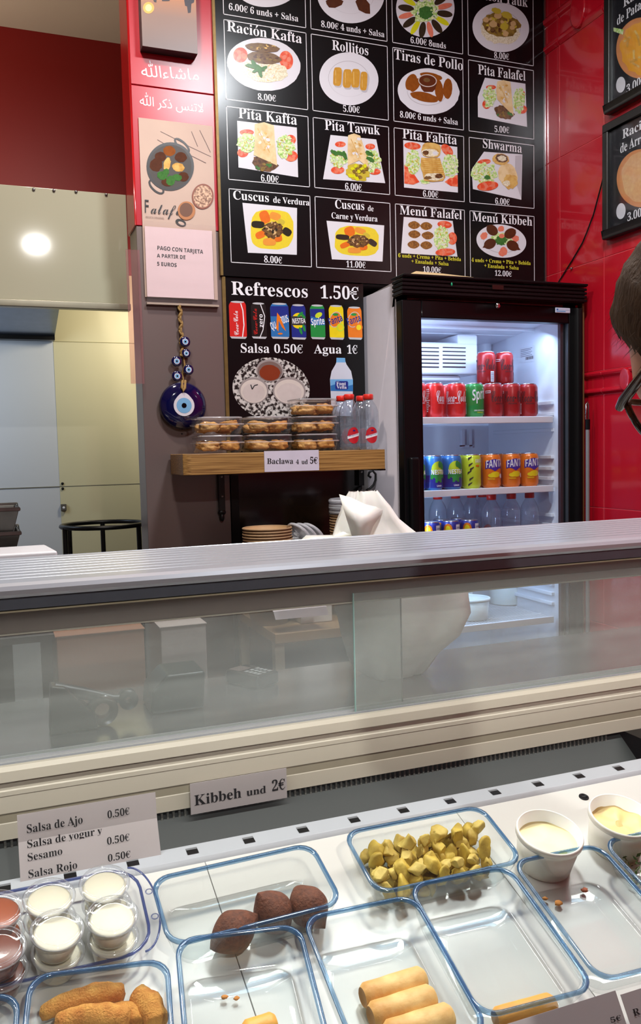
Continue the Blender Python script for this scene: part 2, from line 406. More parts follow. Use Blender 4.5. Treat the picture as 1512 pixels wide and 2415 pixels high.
# extractor hood
hood = thing('extractor_hood', 'large extractor hood with a pale olive enamel front in the kitchen opening', 'hood', (0, 2.82, 1.97))
en = M('olive_cream_enamel', (176, 174, 152), .06, var=.03, scale=2, coat=.3)
b = MB(); b.box(-1.2, .4375, 2.82, 2.835, 1.985, 2.335, en); b.build('front_panel', hood, bevel=.002)
b = MB(); b.box(-1.2, .4375, 2.806, 2.84, 1.965, 1.987, M('hood_lip', (148, 144, 126), .3, .3)); b.build('bottom_lip', hood, bevel=.003)
for x, z in ((.155, 2.327), (.215, 2.329), (.282, 2.331), (.02, 2.325), (.375, 2.330)):
    b = MB(); b.ball((x, 2.818, z), .005, .004, .005, steel, 5); b.build('screw', hood)
b = MB(); b.prism([(2.84, 2.26), (3.985, 2.02), (3.985, 2.06), (2.84, 2.30)], 'x', -1.2, .276, M('blue_steel', (124, 136, 156), .25, .9, var=.1)); b.prism([(3.94, 2.012), (3.99, 2.012), (3.99, 2.03), (3.94, 2.035)], 'x', -1.2, .276, dark_metal)
b.build('filter_slope', hood)
b = MB(); b.box(-1.2, .4375, 2.835, 3.99, 2.32, 2.335, en); b.build('top_panel', hood)
# round stand, steel trays, white box in the kitchen
st = thing('round_metal_stand', 'black metal stand with an open round ring top and slim legs in the kitchen', 'stand', (.366, 3.2, 0))
rc = V((.366, 3.2, 1.242)); R0 = .150
b = MB(); b.tube([rc+V((R0*math.cos(a), R0*.95*math.sin(a), 0)) for a in [2*math.pi*i/40 for i in range(40)]], .0085, dark_metal, 10, True); b.build('ring', st)
for a in (200, 320, 85, 140):
    t = math.radians(a); b = MB(); p = rc+V((R0*math.cos(t), R0*.95*math.sin(t), 0)); q = rc+V((R0*1.06*math.cos(t), R0*math.sin(t), -1.242))
    b.tube([p, q], .009, dark_metal, 8); b.build('leg', st)
kc = thing('kitchen_worktop', 'steel kitchen worktop at the left edge behind the counter', 'worktop', (-.6, 2.5, 0))
b = MB(); b.box(-1.3, .045, 2.19, 2.75, 1.20, 1.235, steel); b.build('top', kc, bevel=.004)
for x, y in ((-1.25, 2.24), (-1.25, 2.7), (.0, 2.24), (.0, 2.7)):
    b = MB(); b.box(x-.02, x+.02, y-.02, y+.02, 0, 1.20, steel); b.build('leg', kc)
dsteel = M('dark_worn_steel', (92, 90, 86), .4, .7, var=.2)
for k, (lab, z) in enumerate((('lower of two stacked dark steel trays at the left edge', 1.235), ('upper of two stacked dark steel trays at the left edge', 1.295))):
    t = thing('steel_tray', lab, 'tray', (-.115, 2.34, z), 'steel trays')
    L = lambda s, zz: [(-.115+sx*.17*s, 2.34+sy*.12*s, zz) for sx, sy in ((-1, -1), (1, -1), (1, 1), (-1, 1))]
    b = MB(); b.loft([L(.86, z), L(.98, z+.075), L(.95, z+.075), L(.84, z+.005)], dsteel, False, True, True); b.build('pan', t, bevel=.003)
    b = MB(); b.tube([(p[0], p[1], p[2]) for p in L(.985, z+.076)], .005, dsteel, 8, True); b.build('rim', t)
b = MB(); b.prism([(-.25, 2.0), (.125, 2.0), (.108, 2.16), (-.25, 2.16)], 'z', 1.10, 1.285, white_plastic); o = b.build('white_crate', bevel=.006)
tag(o, 'white plastic box with a flat lid behind the counter at the left edge', 'box')
ws = thing('side_table', 'low steel trolley carrying the white box behind the counter', 'trolley', (-.09, 2.07, 0))
b = MB(); b.box(-.3, .115, 1.97, 2.18, 1.085, 1.0995, steel); b.build('top', ws)
for x in (-.28, .09):
    b = MB(); b.box(x-.012, x+.012, 1.98, 2.01, 0, 1.085, steel); b.build('leg', ws)
# translucent pink sheet hung on the pillar edge
b = MB(); p1, p2 = atY(296, 588, 2.63), atY(341, 905, 2.63)
b.box(p1.x, p2.x, 2.628, 2.6295, p2.z, p1.z, clear('pink_film', (246, 230, 230), .5, .1, .11, hazecol=(206, 160, 164))); o = b.build('pink_film_strip')
tag(o, 'translucent pink plastic strip hanging at the left edge of the pillar', 'plastic strip')
# ------------------------------------------------------------------ the big menu board
MY = 2.64
fm = lambda x, y: atY(x, y, MY)
menu = thing('menu_board', 'large glossy black menu board of priced dishes with photographs on the back wall', 'menu board', (1.3, 2.65, 2.055))
b = MB(); b.box(.7005, 1.9205, MY, 2.658, 2.057, 3.30, black_print); b.build('panel', menu)
b = MB(); b.box(.695, .7035, MY-.004, 2.656, 2.057, 3.30, gold); b.build('edge_trim', menu); b = MB(); b.box(1.9185, 1.9245, MY-.004, 2.656, 2.057, 3.30, M('silver_trim', (150, 140, 140), .2, .9)); b.build('edge_trim', menu)
F = {}
F['plate'] = M('print_plate_white', (214, 214, 222), .25, var=.03, scale=6)
F['ring'] = M('print_plate_ring', (184, 182, 190), .25)
F['tom'] = M('print_tomato', (214, 74, 44), .25, var=.2, scale=70, col2=(226, 130, 96), contrast=(.45, .65))
F['let'] = M('print_lettuce', (150, 196, 92), .25, scale=130, col2=(226, 234, 190), contrast=(.38, .62))
F['herb'] = M('print_herb', (36, 88, 36), .25, scale=150, col2=(76, 130, 60))
F['wrap'] = M('print_wrap', (226, 204, 160), .25, scale=40, col2=(206, 170, 112), contrast=(.4, .75))
F['toast'] = M('print_toast', (214, 178, 104), .25, scale=60, col2=(188, 140, 68), contrast=(.4, .7))
F['meat'] = M('print_meat', (118, 82, 48), .25, scale=120, col2=(72, 46, 28), contrast=(.35, .65))
F['kafta'] = M('print_kafta', (126, 96, 58), .25, scale=110, col2=(92, 64, 38))
F['rice'] = M('print_rice', (232, 226, 204), .25, scale=200, col2=(206, 196, 164), contrast=(.4, .6))
F['gold'] = M('print_golden_roll', (206, 158, 62), .25, scale=70, col2=(184, 128, 44))
F['fried'] = M('print_fried', (150, 84, 28), .25, scale=90, col2=(118, 60, 18))
F['sauce'] = M('print_brown_sauce', (92, 46, 26), .2)
F['cup'] = M('print_cup', (206, 196, 190), .2)
F['kib'] = M('print_kibbeh', (92, 50, 28), .25, scale=90, col2=(66, 34, 20))
F['fal'] = M('print_falafel', (146, 100, 44), .25, scale=150, col2=(108, 70, 28), contrast=(.4, .6))
F['yel'] = M('print_couscous', (232, 208, 40), .25, scale=200, col2=(206, 186, 60))
F['car'] = M('print_carrot', (226, 120, 36), .25, scale=50, col2=(206, 92, 24))
F['pum'] = M('print_pumpkin', (222, 146, 58), .25)
F['egg'] = M('print_aubergine', (46, 42, 34), .2)
F['lem'] = M('print_lemon', (212, 214, 30), .25)
F['leafroll'] = M('print_vine_leaf', (58, 46, 32), .25, scale=80, col2=(40, 34, 22))
F['pink'] = M('print_pink_tomato', (226, 140, 116), .25, scale=80, col2=(206, 100, 76))
F['stew'] = M('print_stew', (150, 122, 54), .25, scale=70, col2=(112, 88, 40), contrast=(.35, .65))
F['chk'] = M('print_chicken', (206, 172, 120), .25)
F['curry'] = M('print_curry', (196, 176, 60), .25)
F['red'] = M('print_red_sauce', (126, 54, 32), .2)
# frames and lettering
fr = Print(fm, (0, -1, 0), .0004)
P0 = lambda x, y: atY(x, y, MY)
c1l, c1r = P0(540.7, 444.2).x-.002, P0(731, 442).x
c2l, c2r = P0(737.6, 273.9).x, P0(917, 295.6).x
c3l, c3r = P0(928.6, 298.2).x, P0(1094, 319.4).x
c4l, c4r = P0(1105.8, 321).x, P0(1260.3, 510).x
r0b = P0(722, 62).z
R = [(P0(523.4, 44.5).z, P0(530.4, 234.3).z), (P0(538, 250.6).z, P0(538.6, 423.6).z), (P0(540.7, 444.2).z, P0(547.6, 619.4).z)]
C4 = [(P0(1104, 143.7).z, P0(1259.8, 325.4).z), (P0(1105.8, 321).z, P0(1259.8, 492.9).z)]
def frame_rect(x0, x1, z0, z1, w=.0022):
    for a in ((x0, x1, z0, z0+w), (x0, x1, z1-w, z1), (x0, x0+w, z0, z1), (x1-w, x1, z0, z1)):
        fr.mb.add([(a[0], MY-.0004, a[2]), (a[1], MY-.0004, a[2]), (a[1], MY-.0004, a[3]), (a[0], MY-.0004, a[3])], [(0, 1, 2, 3)], white_ink)
colsx = [(c1l, c1r), (c2l, c2r), (c3l, c3r), (c4l, c4r)]
top0 = R[0][0]+.012
for (x0, x1) in colsx:
    frame_rect(x0, x1, top0+.002, 3.24)
    for zt, zb in R[:2]: frame_rect(x0, x1, zb, zt)
    frame_rect(x0, x1, R[2][1] if x0 < 1.2 else 2.062, R[2][0])
T = fr.text
for t, p0, p1, cap, mat in [
    ('6.00€ 6 unds + Salsa', (538.9, 22.8), (704, 51.4), 15.5, white_ink), ('8.00€ 4 unds + Salsa', (757, 63.3), (907, 88.3), 14.5, white_ink),
    ('6.00€ 8unds', (967.6, 101.2), (1052.4, 115.5), 14.5, white_ink), ('Ración Tauk', (1112, -6), (1244, 17.1), 23, white_ink), ('8.00€', (1165.2, 137.6), (1201, 141.5), 14.5, white_ink),
    ('Ración Kafta', (534.7, 73), (712.5, 102.8), 24, white_ink), ('8.00€', (607.8, 235.6), (651.4, 240), 15, white_ink),
    ('Rollitos', (782.8, 117.2), (870, 131), 23, white_ink), ('5.00€', (808.6, 263.4), (848.8, 267), 15, white_ink),
    ('Tiras de Pollo', (929.5, 139.3), (1092, 166.7), 24, white_ink), ('8.00€ 6 unds + Salsa', (942.6, 276.7), (1080, 295.2), 14.5, white_ink),
    ('Pita Falafel', (1127, 175), (1239.8, 191), 23, white_ink), ('5.00€', (1165.7, 311.5), (1201, 314.5), 14.5, white_ink),
    ('Pita Kafta', (561.9, 278.6), (701, 295), 25, white_ink), ('6.00€', (614.8, 427.8), (657.7, 431.5), 16, white_ink),
    ('Pita Tawuk', (765.6, 306), (895.2, 318.5), 23, white_ink), ('6.00€', (813.2, 447.4), (853.4, 450.4), 15.5, white_ink),
    ('Pita Fahita', (948.6, 326.2), (1077.6, 341.5), 23, white_ink), ('6.00€', (996.7, 464), (1033.6, 466.8), 14.5, white_ink),
    ('Shwarma', (1137, 348.5), (1230.7, 361), 22, white_ink), ('6.00€', (1167, 481), (1201.7, 484), 14, white_ink),
    ('Cuscus', (549, 470), (635.3, 477), 21, white_ink), ('de Verdura', (643.6, 478), (730, 485.3), 14.5, white_ink), ('8.00€', (622.2, 619), (665.3, 622), 15.5, white_ink),
    ('Cuscus', (789.4, 491.4), (860, 496), 20.5, white_ink), ('de', (866.7, 497.5), (881, 499), 13, white_ink), ('Carne y Verdura', (781, 515), (890.3, 523.3), 14, white_ink), ('11.00€', (815.8, 630.3), (862, 632.8), 14.5, white_ink),
    ('Menú Falafel', (942, 505.5), (1089.5, 518), 21, white_ink), ('Menú Kibbeh', (1112.9, 521), (1255, 533), 21, white_ink),
    ('6 unds + Crema + Pita + Bebida', (938.3, 606.7), (1087, 616.2), 9, yellow_ink), ('+ Ensalada + Salsa', (969.3, 620.5), (1057.6, 627), 9, yellow_ink), ('10.00€', (996.7, 641.5), (1040, 644), 13, white_ink),
    ('4 unds + Crema + Pita + Bebida', (1111.2, 617.4), (1251, 625.5), 9, yellow_ink), ('+ Ensalada + Salsa', (1141, 631), (1222.9, 636.6), 9, yellow_ink), ('12.00€', (1165.7, 650.3), (1206.4, 653), 12.5, white_ink)]:
    T(t, p0, p1, cap, mat)
fr.build('lettering', menu)
def dish(fn, T=(0, 0, 1)):
    p = Print(fm, (0, -1, 0), .0005); p.crop(*T); fn(p); p.build('dish_photo', menu)
A = F
_rn = random.Random(11)
def speck(p, cx, cy, rx, ry, n, mats, size, long=1.0, rot=None):
    st = p.step; p.step = 1e-5
    for i in range(n):
        a = _rn.uniform(0, 6.28); q = math.sqrt(_rn.random())*.88; s_ = size*_rn.uniform(.6, 1.3)
        p.blob(cx+rx*q*math.cos(a), cy+ry*q*math.sin(a), s_*long, s_, A[mats[i % len(mats)]], _rn.uniform(0, 3.14) if rot is None else rot+_rn.uniform(-.3, .3), 8, .2)
    p.step = st
def tomato(p, x, y, rx, ry, rot=0):
    p.blob(x, y, rx, ry, A['tom'], rot)
    for k in range(3):
        t = rot+2.1*k; p.blob(x+rx*.42*math.cos(t), y+ry*.42*math.sin(t), rx*.30, ry*.26, A['pink'], t, 16, .15)
def plate(p, x, y, rx, ry, rot=0): p.blob(x, y, rx, ry, A['plate'], rot, 48); p.blob(x, y, rx*.70, ry*.68, A['ring'], rot, 40); p.blob(x, y+ry*.01, rx*.685, ry*.665, A['plate'], rot, 40)
def d1(p): plate(p, 628, -35, 76, 52)
def d2(p):
    plate(p, 827, -15, 80, 70, .1); p.poly([(768, 2), (790, -8), (810, 3), (806, 12), (790, 19), (776, 18), (770, 10)], A['kib']); p.poly([(838, 4), (846, -6), (862, -2), (872, 10), (873, 33), (862, 32), (846, 24)], A['kib'])
def d3(p):
    p.blob(1003, 20, 69, 68, A['plate'], 0, 48)
    for i in range(16):
        a = 2*math.pi*i/16+.15; r = 46; x, y = 1003+r*math.cos(a), 26+r*.98*math.sin(a)
        p.blob(x, y, 19, 6.5 if i % 2 else 8, A[('leafroll', 'lem', 'leafroll', 'pink')[i % 4]], a)
    p.blob(1003, 27, 30, 26, A['let'], 0, 30, .25); speck(p, 1003, 27, 29, 25, 30, ('plate', 'herb', 'let'), 1.6, 2.4); p.blob(1003, 31, 18, 15, A['herb'], 0, 24, .35)
def d4(p):
    plate(p, 1181, 65, 67, 58, .15); p.blob(1180, 76, 46, 27, A['rice'], .1, 28, .1); p.blob(1181, 58, 44, 28, A['stew'], .15, 30, .15); speck(p, 1181, 58, 42, 26, 50, ('curry', 'stew', 'kafta', 'meat', 'chk'), 3.4, 1.4)
    for x, y, r in ((1146, 47, 7), (1163, 57, 9), (1174, 37, 9), (1189, 63, 10), (1210, 56, 7), (1192, 80, 7), (1208, 66, 6)): p.blob(x, y, r, r*.9, A['chk' if r != 10 else 'curry'], 0, 14, .15)
    p.blob(1195, 36, 14, 8, A['curry'], .4, 16, .2); p.blob(1170, 26, 12, 7, A['curry'], .3, 16, .2)
def d5(p):
    p.blob(622, 152, 87, 62, A['plate'], .14, 50, .012, 9); tomato(p, 567, 130, 17, 18); tomato(p, 675, 142, 16, 22, -.2)
    p.blob(622, 168, 57, 26, A['rice'], .12, 36, .1); speck(p, 622, 168, 55, 25, 60, ('plate', 'rice', 'wrap'), 1.3, 2.2); p.blob(622, 137, 41, 14, A['kafta'], .12, 30, .08); speck(p, 622, 138, 36, 11, 26, ('meat', 'stew', 'kib'), 2.2, 1.8, .12); p.blob(619, 113, 40, 10.5, A['kafta'], .1, 30, .05); speck(p, 619, 113, 35, 8, 22, ('meat', 'stew', 'toast'), 1.8, 2, .1)
    for x, y, a, rx in ((595, 157, .2, 17), (600, 152, .9, 12), (610, 160, .5, 16), (620, 163, -.5, 12), (613, 172, 1.2, 12), (604, 166, 2.6, 10)): p.blob(x, y, rx, 4.5, A['herb'], a, 18, .3)
def roll(p, x, y, w, h):
    p.blob(x+3, y+4, w/2, h/2, A['ring'], .08, 24, 0, 3, 4); p.blob(x, y, w/2, h/2, A['gold'], .05, 26, .03, 3, 4); p.line((x-w*.22, y-h*.35), (x-w*.2, y+h*.35), 2, A['toast'])
def d6(p):
    plate(p, 822.8, 186, 70, 62, .2)
    for x, y in ((795.8, 181), (818.6, 185.5), (838.3, 185), (857.5, 191.5)): roll(p, x, y, 20 if x < 850 else 17, 44)
def d7(p):
    p.blob(1010.5, 215.5, 73, 54, A['plate'], .1, 50, .012, 11); p.blob(1006, 219, 46, 30, A['ring'], .1, 40); p.blob(1006, 218, 45, 29.4, A['plate'], .1, 40)
    for x, y, rx, ry, a in ((970, 194, 13, 20, .35), (979.5, 201, 9, 18, .6), (1017, 180, 27, 8, .2), (1035.5, 214, 10, 26, -.1), (1055.7, 209.5, 11, 24, .05), (1001, 229, 34, 11, .22)): p.blob(x, y, rx, ry, A['fried'], a, 26, .05)
    p.poly([(988, 195), (1030, 198), (1026, 211), (1020, 217), (1000, 217), (994, 210)], A['sauce']); p.blob(1008, 190.5, 22, 15, A['cup'], .1); p.blob(1008, 190.5, 20, 13, A['sauce'], .1); p.blob(1006, 189, 8, 5, A['kafta'], .1)
def wrapdish(p, quad, wrapq, cap, meatb, lets, toms, meat='meat'):
    p.poly(quad, A['plate'])
    for t in toms: tomato(p, *t)
    for l in lets: p.blob(*l[:4], A['let'], 0, 34, .28, 3)
    p.blob(*meatb[:4], A[meat], meatb[4], 26, .18); p.poly(wrapq, A['wrap'])
    cxw = sum(q[0] for q in wrapq)/len(wrapq); cyw = sum(q[1] for q in wrapq)/len(wrapq); ww = (max(q[0] for q in wrapq)-min(q[0] for q in wrapq)); hh_ = (max(q[1] for q in wrapq)-min(q[1] for q in wrapq))
    speck(p, cxw, cyw-.08*hh_, ww*.30, hh_*.34, 16, ('toast', 'rice', 'toast', 'plate'), ww*.055, 1.5)
    p.path([(wrapq[0][0]+ww*.12, wrapq[0][1]+hh_*.1), (cxw-ww*.02, cyw), (cxw+ww*.2, cyw+hh_*.25)], ww*.03, A['toast'])
    speck(p, meatb[0], meatb[1]+meatb[3]*.3, meatb[2]*.8, meatb[3]*.6, 16, ('kafta', 'meat', 'stew', 'herb') if meat == 'meat' else ('lem', 'stew', 'curry'), meatb[2]*.12, 1.4)
    for l in lets: speck(p, l[0], l[1], l[2], l[3], 34, ('plate', 'let', 'curry', 'rice'), l[2]*.06, 3.2)
    if cap: p.blob(*cap, A['wrap'])
def d8(p): wrapdish(p, [(940, 770), (1340, 830), (1357, 1258), (870, 1160), (868, 960)], [(1060, 808), (1120, 795), (1190, 812), (1205, 960), (1222, 1150), (1130, 1060), (1060, 985), (1048, 900)], None, (1125, 1115, 100, 62, .3), [(985, 960, 62, 100), (1275, 1000, 62, 125)], [(1000, 865, 50, 22), (955, 1035, 42, 45), (1300, 935, 38, 40), (1310, 1085, 45, 42)])
def d9(p): wrapdish(p, [(112, 85), (378, 115), (384, 337), (118, 293)], [(190, 100), (232, 92), (275, 106), (280, 180), (290, 285), (240, 262), (185, 238), (190, 170)], None, (236, 278, 56, 34, .25), [(155, 185, 40, 42), (325, 200, 42, 50)], [(155, 137, 32, 14), (137, 228, 25, 20), (350, 170, 24, 22), (352, 243, 30, 24)])
def d10(p):
    wrapdish(p, [(528, 148), (732, 168), (772, 363), (495, 345)], [(606, 150), (632, 142), (660, 152), (682, 220), (702, 300), (655, 262), (605, 285), (604, 215)], None, (650, 315, 54, 38, .2), [(565, 255, 42, 38), (715, 265, 35, 50)], [(572, 190, 24, 13), (705, 200, 22, 13), (560, 305, 30, 17), (725, 312, 26, 14)], 'curry')
    for x, y in ((545, 228), (570, 232), (590, 240), (700, 232), (705, 258)): p.blob(x, y, 20, 9, A['herb'], random.random()*2, 20, .25)
    for i in range(10): p.blob(625+7*i, 300+14*math.sin(i*2.1), 9, 7, A['stew' if i % 2 else 'lem'], i, 12, .2)
def d11(p):
    p.poly([(130, 170), (665, 238), (672, 690), (138, 640)], A['plate']); tomato(p, 222, 228, 82, 36, .1); tomato(p, 565, 270, 72, 44, .8)
    p.poly([(140, 415), (200, 460), (245, 520), (290, 585), (230, 612), (140, 600)], A['tom']); p.poly([(540, 585), (610, 530), (668, 515), (670, 632), (600, 625)], A['tom'])
    p.blob(225, 390, 75, 120, A['let'], 0, 40, .25); p.blob(590, 430, 85, 115, A['let'], 0, 40, .25); p.blob(345, 580, 45, 26, A['let'], 0, 24, .3); speck(p, 225, 390, 75, 120, 40, ('plate', 'let', 'curry'), 5, 3.2); speck(p, 590, 430, 85, 115, 40, ('plate', 'let', 'rice'), 5, 3.2)
    p.blob(405, 270, 95, 72, A['toast'], .1, 30, .04, 3, 3); p.blob(395, 298, 86, 38, A['rice'], .08, 30, .08); p.blob(350, 296, 32, 24, A['meat'], 0, 24, .3); p.blob(445, 300, 26, 18, A['plate'], 0, 18, .2)
    p.poly([(305, 345), (490, 350), (520, 450), (545, 535), (520, 575), (420, 585), (335, 575), (320, 500), (298, 440)], A['toast'])
    for i in range(8): p.path([(312+3*i, 372+19*i), (400, 382+19*i), (495+5*i, 372+20*i)], 5, A['gold'])
    p.blob(430, 535, 96, 36, A['rice'], .06, 28, .15); p.blob(480, 528, 40, 24, A['meat'], 0, 20, .3); p.blob(370, 545, 40, 16, A['kafta'], 0, 20, .3)
def d12(p):
    p.poly([(930, 285), (1310, 312), (1300, 762), (820, 655), (808, 460)], A['plate']); p.poly([(1240, 325), (1305, 318), (1298, 748), (1235, 560)], A['ring'])
    tomato(p, 930, 388, 68, 28, -.15); p.blob(935, 500, 122, 105, A['let'], 0, 44, .22); speck(p, 935, 500, 120, 100, 60, ('plate', 'let', 'rice', 'curry'), 5, 3.2); p.blob(960, 540, 30, 22, A['herb'], 0, 20, .4)
    p.blob(1165, 520, 92, 130, A['wrap'], -.35, 34, .06); p.blob(1190, 580, 75, 70, A['toast'], -.3, 28, .2); p.blob(1095, 360, 82, 56, A['toast'], .1, 28, .06); p.blob(1105, 352, 62, 42, A['meat'], .1, 26, .12); p.blob(1108, 352, 44, 28, A['rice'], .1, 24, .2)
    p.blob(1150, 600, 38, 30, A['rice'], 0, 22, .35); tomato(p, 965, 625, 105, 46, -.12)
def cous(p, cx, cy, sx, sy):
    p.blob(cx, cy, 182*sx, 166*sy, A['yel'], .05, 44, .03, 3, 3.2)
    for dx, dy, rx, ry, a, m in ((-60, -105, 42, 55, -.35, 'car'), (28, -112, 48, 32, .35, 'pum'), (80, -65, 30, 22, .5, 'curry'), (-118, -42, 56, 30, .08, 'egg'), (128, 20, 40, 32, .6, 'egg'), (-98, 45, 42, 30, -.4, 'car'), (-20, 105, 56, 32, .02, 'pum'), (55, 72, 32, 32, -.15, 'car')):
        p.blob(cx+dx*sx, cy+dy*sy, rx*sx, ry*sy, A[m], a, 22, .03, 3, 3)
    p.blob(cx+10*sx, cy+2*sy, 86*sx, 72*sy, A['meat'], 0, 34, .16)
    speck(p, cx, cy, 165*sx, 150*sy, 40, ('lem', 'yel', 'curry'), 3, 1.2) if False else None
    speck(p, cx+10*sx, cy+2*sy, 84*sx, 70*sy, 60, ('kafta', 'stew', 'meat', 'egg', 'chk'), 8*sy, 1.5)
    for i in range(9): p.blob(cx+(10+55*math.cos(i*2.4))*sx, cy+45*math.sin(i*1.7)*sy, 14*sx, 9*sy, A['kafta'], i, 12, .2)
def d13(p): p.poly([(258, 138), (722, 182), (720, 580), (305, 562)], A['plate']); cous(p, 508, 365, 1, 1)
def d14(p): p.poly([(972, 290), (1462, 330), (1448, 637), (1018, 618)], A['plate']); cous(p, 1230, 462, 1.03, .76)
def d15(p):
    p.poly([(135, 930), (620, 970), (667, 1325), (108, 1290)], A['plate'])
    for x, y in ((237, 1012), (358, 1022), (240, 1103), (372, 1115), (232, 1205), (358, 1212)): p.blob(x, y, 60, 40, A['fal'], .05, 24, .04, 3, 1.7)
    tomato(p, 540, 1007, 72, 36, .1); tomato(p, 615, 1145, 46, 62); p.blob(510, 1140, 74, 122, A['let'], 0, 44, .2); speck(p, 510, 1140, 72, 118, 60, ('plate', 'let', 'rice', 'curry'), 5, 3.2); tomato(p, 545, 1280, 98, 36, -.06)
def d16(p):
    p.blob(1102, 1170, 248, 164, A['plate'], .12, 50); p.blob(1100, 1180, 175, 110, A['ring'], .1, 40); p.blob(1100, 1178, 170, 106, A['plate'], .1, 40)
    for x, y, r in ((1098, 1050, 34), (930, 1120, 40), (1240, 1150, 40), (1125, 1270, 42), (1110, 1290, 38)): p.blob(x, y, r, r*.8, A['pink'], r, 16, .2)
    p.blob(1100, 1145, 105, 58, A['let'], 0, 34, .3); p.blob(1095, 1165, 60, 46, A['herb'], 0, 26, .4); p.blob(1105, 1120, 28, 22, A['pink'])
    for x, y, tip in ((1010, 1062, (955, 1015)), (1188, 1095, (1245, 1058)), (988, 1197, (915, 1235)), (1212, 1215, (1290, 1258))):
        d = V((tip[0]-x, tip[1]-y, 0)); n = V((-d.y, d.x, 0)).normalized()*46
        p.blob(x, y, 62, 48, A['kib'], math.atan2(d.y, d.x)); p.poly([(x+n.x, y+n.y), tip, (x-n.x, y-n.y)], A['kib'])
for fn, TT in ((d1, (0, 0, 1)), (d2, (0, 0, 1)), (d3, (0, 0, 1)), (d4, (0, 0, 1)), (d5, (0, 0, 1)), (d6, (0, 0, 1)), (d7, (0, 0, 1)), (d8, (920, 0, 4.2)), (d9, (500, 240, 1.89)), (d10, (500, 240, 1.89)), (d11, (920, 290, 4.2)), (d12, (920, 290, 4.2)), (d13, (500, 440, 3.6)), (d14, (500, 440, 3.6)), (d15, (920, 290, 4.2)), (d16, (920, 290, 4.2))): dish(fn, TT)
# ------------------------------------------------------------------ drinks board below
board = thing('drinks_board', 'black soft drink and sauce price board under the menu, above the wooden shelf', 'price board', (.95, 2.655, 1.45))
zt = atY(530, 653, MY+.006).z
b = MB(); b.box(.7085, 1.1905, MY+.006, 2.658, 1.455, min(zt, 2.0555), black_print); b.build('panel', board)
b = MB(); b.box(.700, .711, MY+.002, 2.656, 1.455, min(zt, 2.0555), gold); b.build('edge_trim', board)
p = Print(lambda x, y: atY(x, y, MY+.006), (0, -1, 0), .0004); p.crop(500, 640, 3.78)
for t, a, c, cap in (('Refrescos', (170, 207), (862, 235), 118), ('1.50€', (962, 240), (1310, 252), 112), ('Salsa', (250, 724), (515, 727), 82), ('0.50€', (552, 727), (812, 730), 76), ('Agua', (910, 731), (1158, 733), 78), ('1€', (1200, 733), (1298, 735), 76)): p.text(t, a, c, cap, white_ink)
p.build('lettering', board)
CK = {k: M('can_'+k, c, .3, .1, var=.06, scale=60) for k, c in dict(red=(204, 34, 30), black=(22, 18, 18), blue=(40, 110, 176), navy=(26, 44, 130), green=(30, 138, 64), yellow=(232, 206, 24), orange=(226, 118, 24), lime=(196, 214, 50), silver=(186, 188, 194), sky=(110, 170, 220), dred=(160, 28, 28)).items()}
def pcan(x0, x1, y0, y1, body, dx=10):
    p = Print(lambda x, y: atY(x, y, MY+.006), (0, -1, 0), .0004); p.crop(500, 640, 3.78)
    w = x1-x0
    p.poly([(x0+w*.12, y0), (x1-w*.12, y0), (x1-w*.02, y0+26), (x1, y0+40), (x1+dx, y1-24), (x1+dx-w*.1, y1), (x0+dx+w*.1, y1), (x0+dx, y1-24), (x0, y0+40), (x0+w*.02, y0+26)], CK[body])
    p.blob((x0+x1)/2, y0+5, w*.39, 9, CK['silver'], .03); p.poly([(x0+dx, y1-18), (x1+dx, y1-14), (x1+dx-w*.1, y1+4), (x0+dx+w*.1, y1)], CK['silver'])
    return p
def vtext(p, t, a, c, cap, mat, font='script'): p.text(t, a, c, cap, mat, font, up=(-1, 0, 0))
p = pcan(150, 302, 268, 598, 'red'); p.path([(255, 285), (275, 350), (285, 480), (272, 585)], 9, white_ink); vtext(p, 'Coca-Cola', (240, 575), (228, 350), 46, white_ink); p.build('can_picture', board)
p = pcan(345, 480, 282, 598, 'black'); p.path([(432, 295), (470, 400), (455, 520), (425, 595)], 7, white_ink); vtext(p, 'Coca-Cola', (408, 570), (398, 330), 40, CK['red']); vtext(p, 'zero', (455, 500), (450, 380), 36, white_ink, 'sans'); p.build('can_picture', board)
p = pcan(518, 680, 285, 600, 'blue'); p.poly([(520, 310), (680, 310), (685, 400), (522, 400)], CK['navy']); p.text('QU', (530, 522), (580, 508), 62, white_ink, 'sans'); p.text('RIUS', (622, 470), (690, 448), 62, white_ink, 'sans'); p.poly([(580, 368), (605, 400), (660, 535), (625, 500), (595, 440), (592, 540), (572, 510)], CK['orange']); p.blob(608, 556, 22, 8, CK['orange']); p.build('can_picture', board)
p = pcan(702, 832, 297, 605, 'navy'); p.blob(770, 440, 62, 70, CK['yellow']); p.poly([(705, 400), (835, 400), (838, 480), (705, 480)], black_ink); p.text('NESTEA', (716, 466), (834, 462), 44, white_ink, 'sans')
for q in (((790, 370), (830, 420)), ((770, 400), (800, 370)), ((780, 500), (800, 560)), ((810, 470), (830, 540))): p.blob((q[0][0]+q[1][0])/2, (q[0][1]+q[1][1])/2, 34, 12, CK['green'], math.atan2(q[1][1]-q[0][1], q[1][0]-q[0][0]))
p.build('can_picture', board)
p = pcan(872, 1002, 300, 603, 'green'); p.poly([(874, 335), (1002, 335), (1006, 420), (876, 470)], CK['navy']); p.blob(950, 390, 34, 22, CK['lime'], -.5); p.poly([(880, 400), (1006, 440), (1008, 480), (886, 480)], CK['blue']); p.text('Sprite', (886, 482), (1006, 470), 58, white_ink, 'sans'); p.build('can_picture', board)
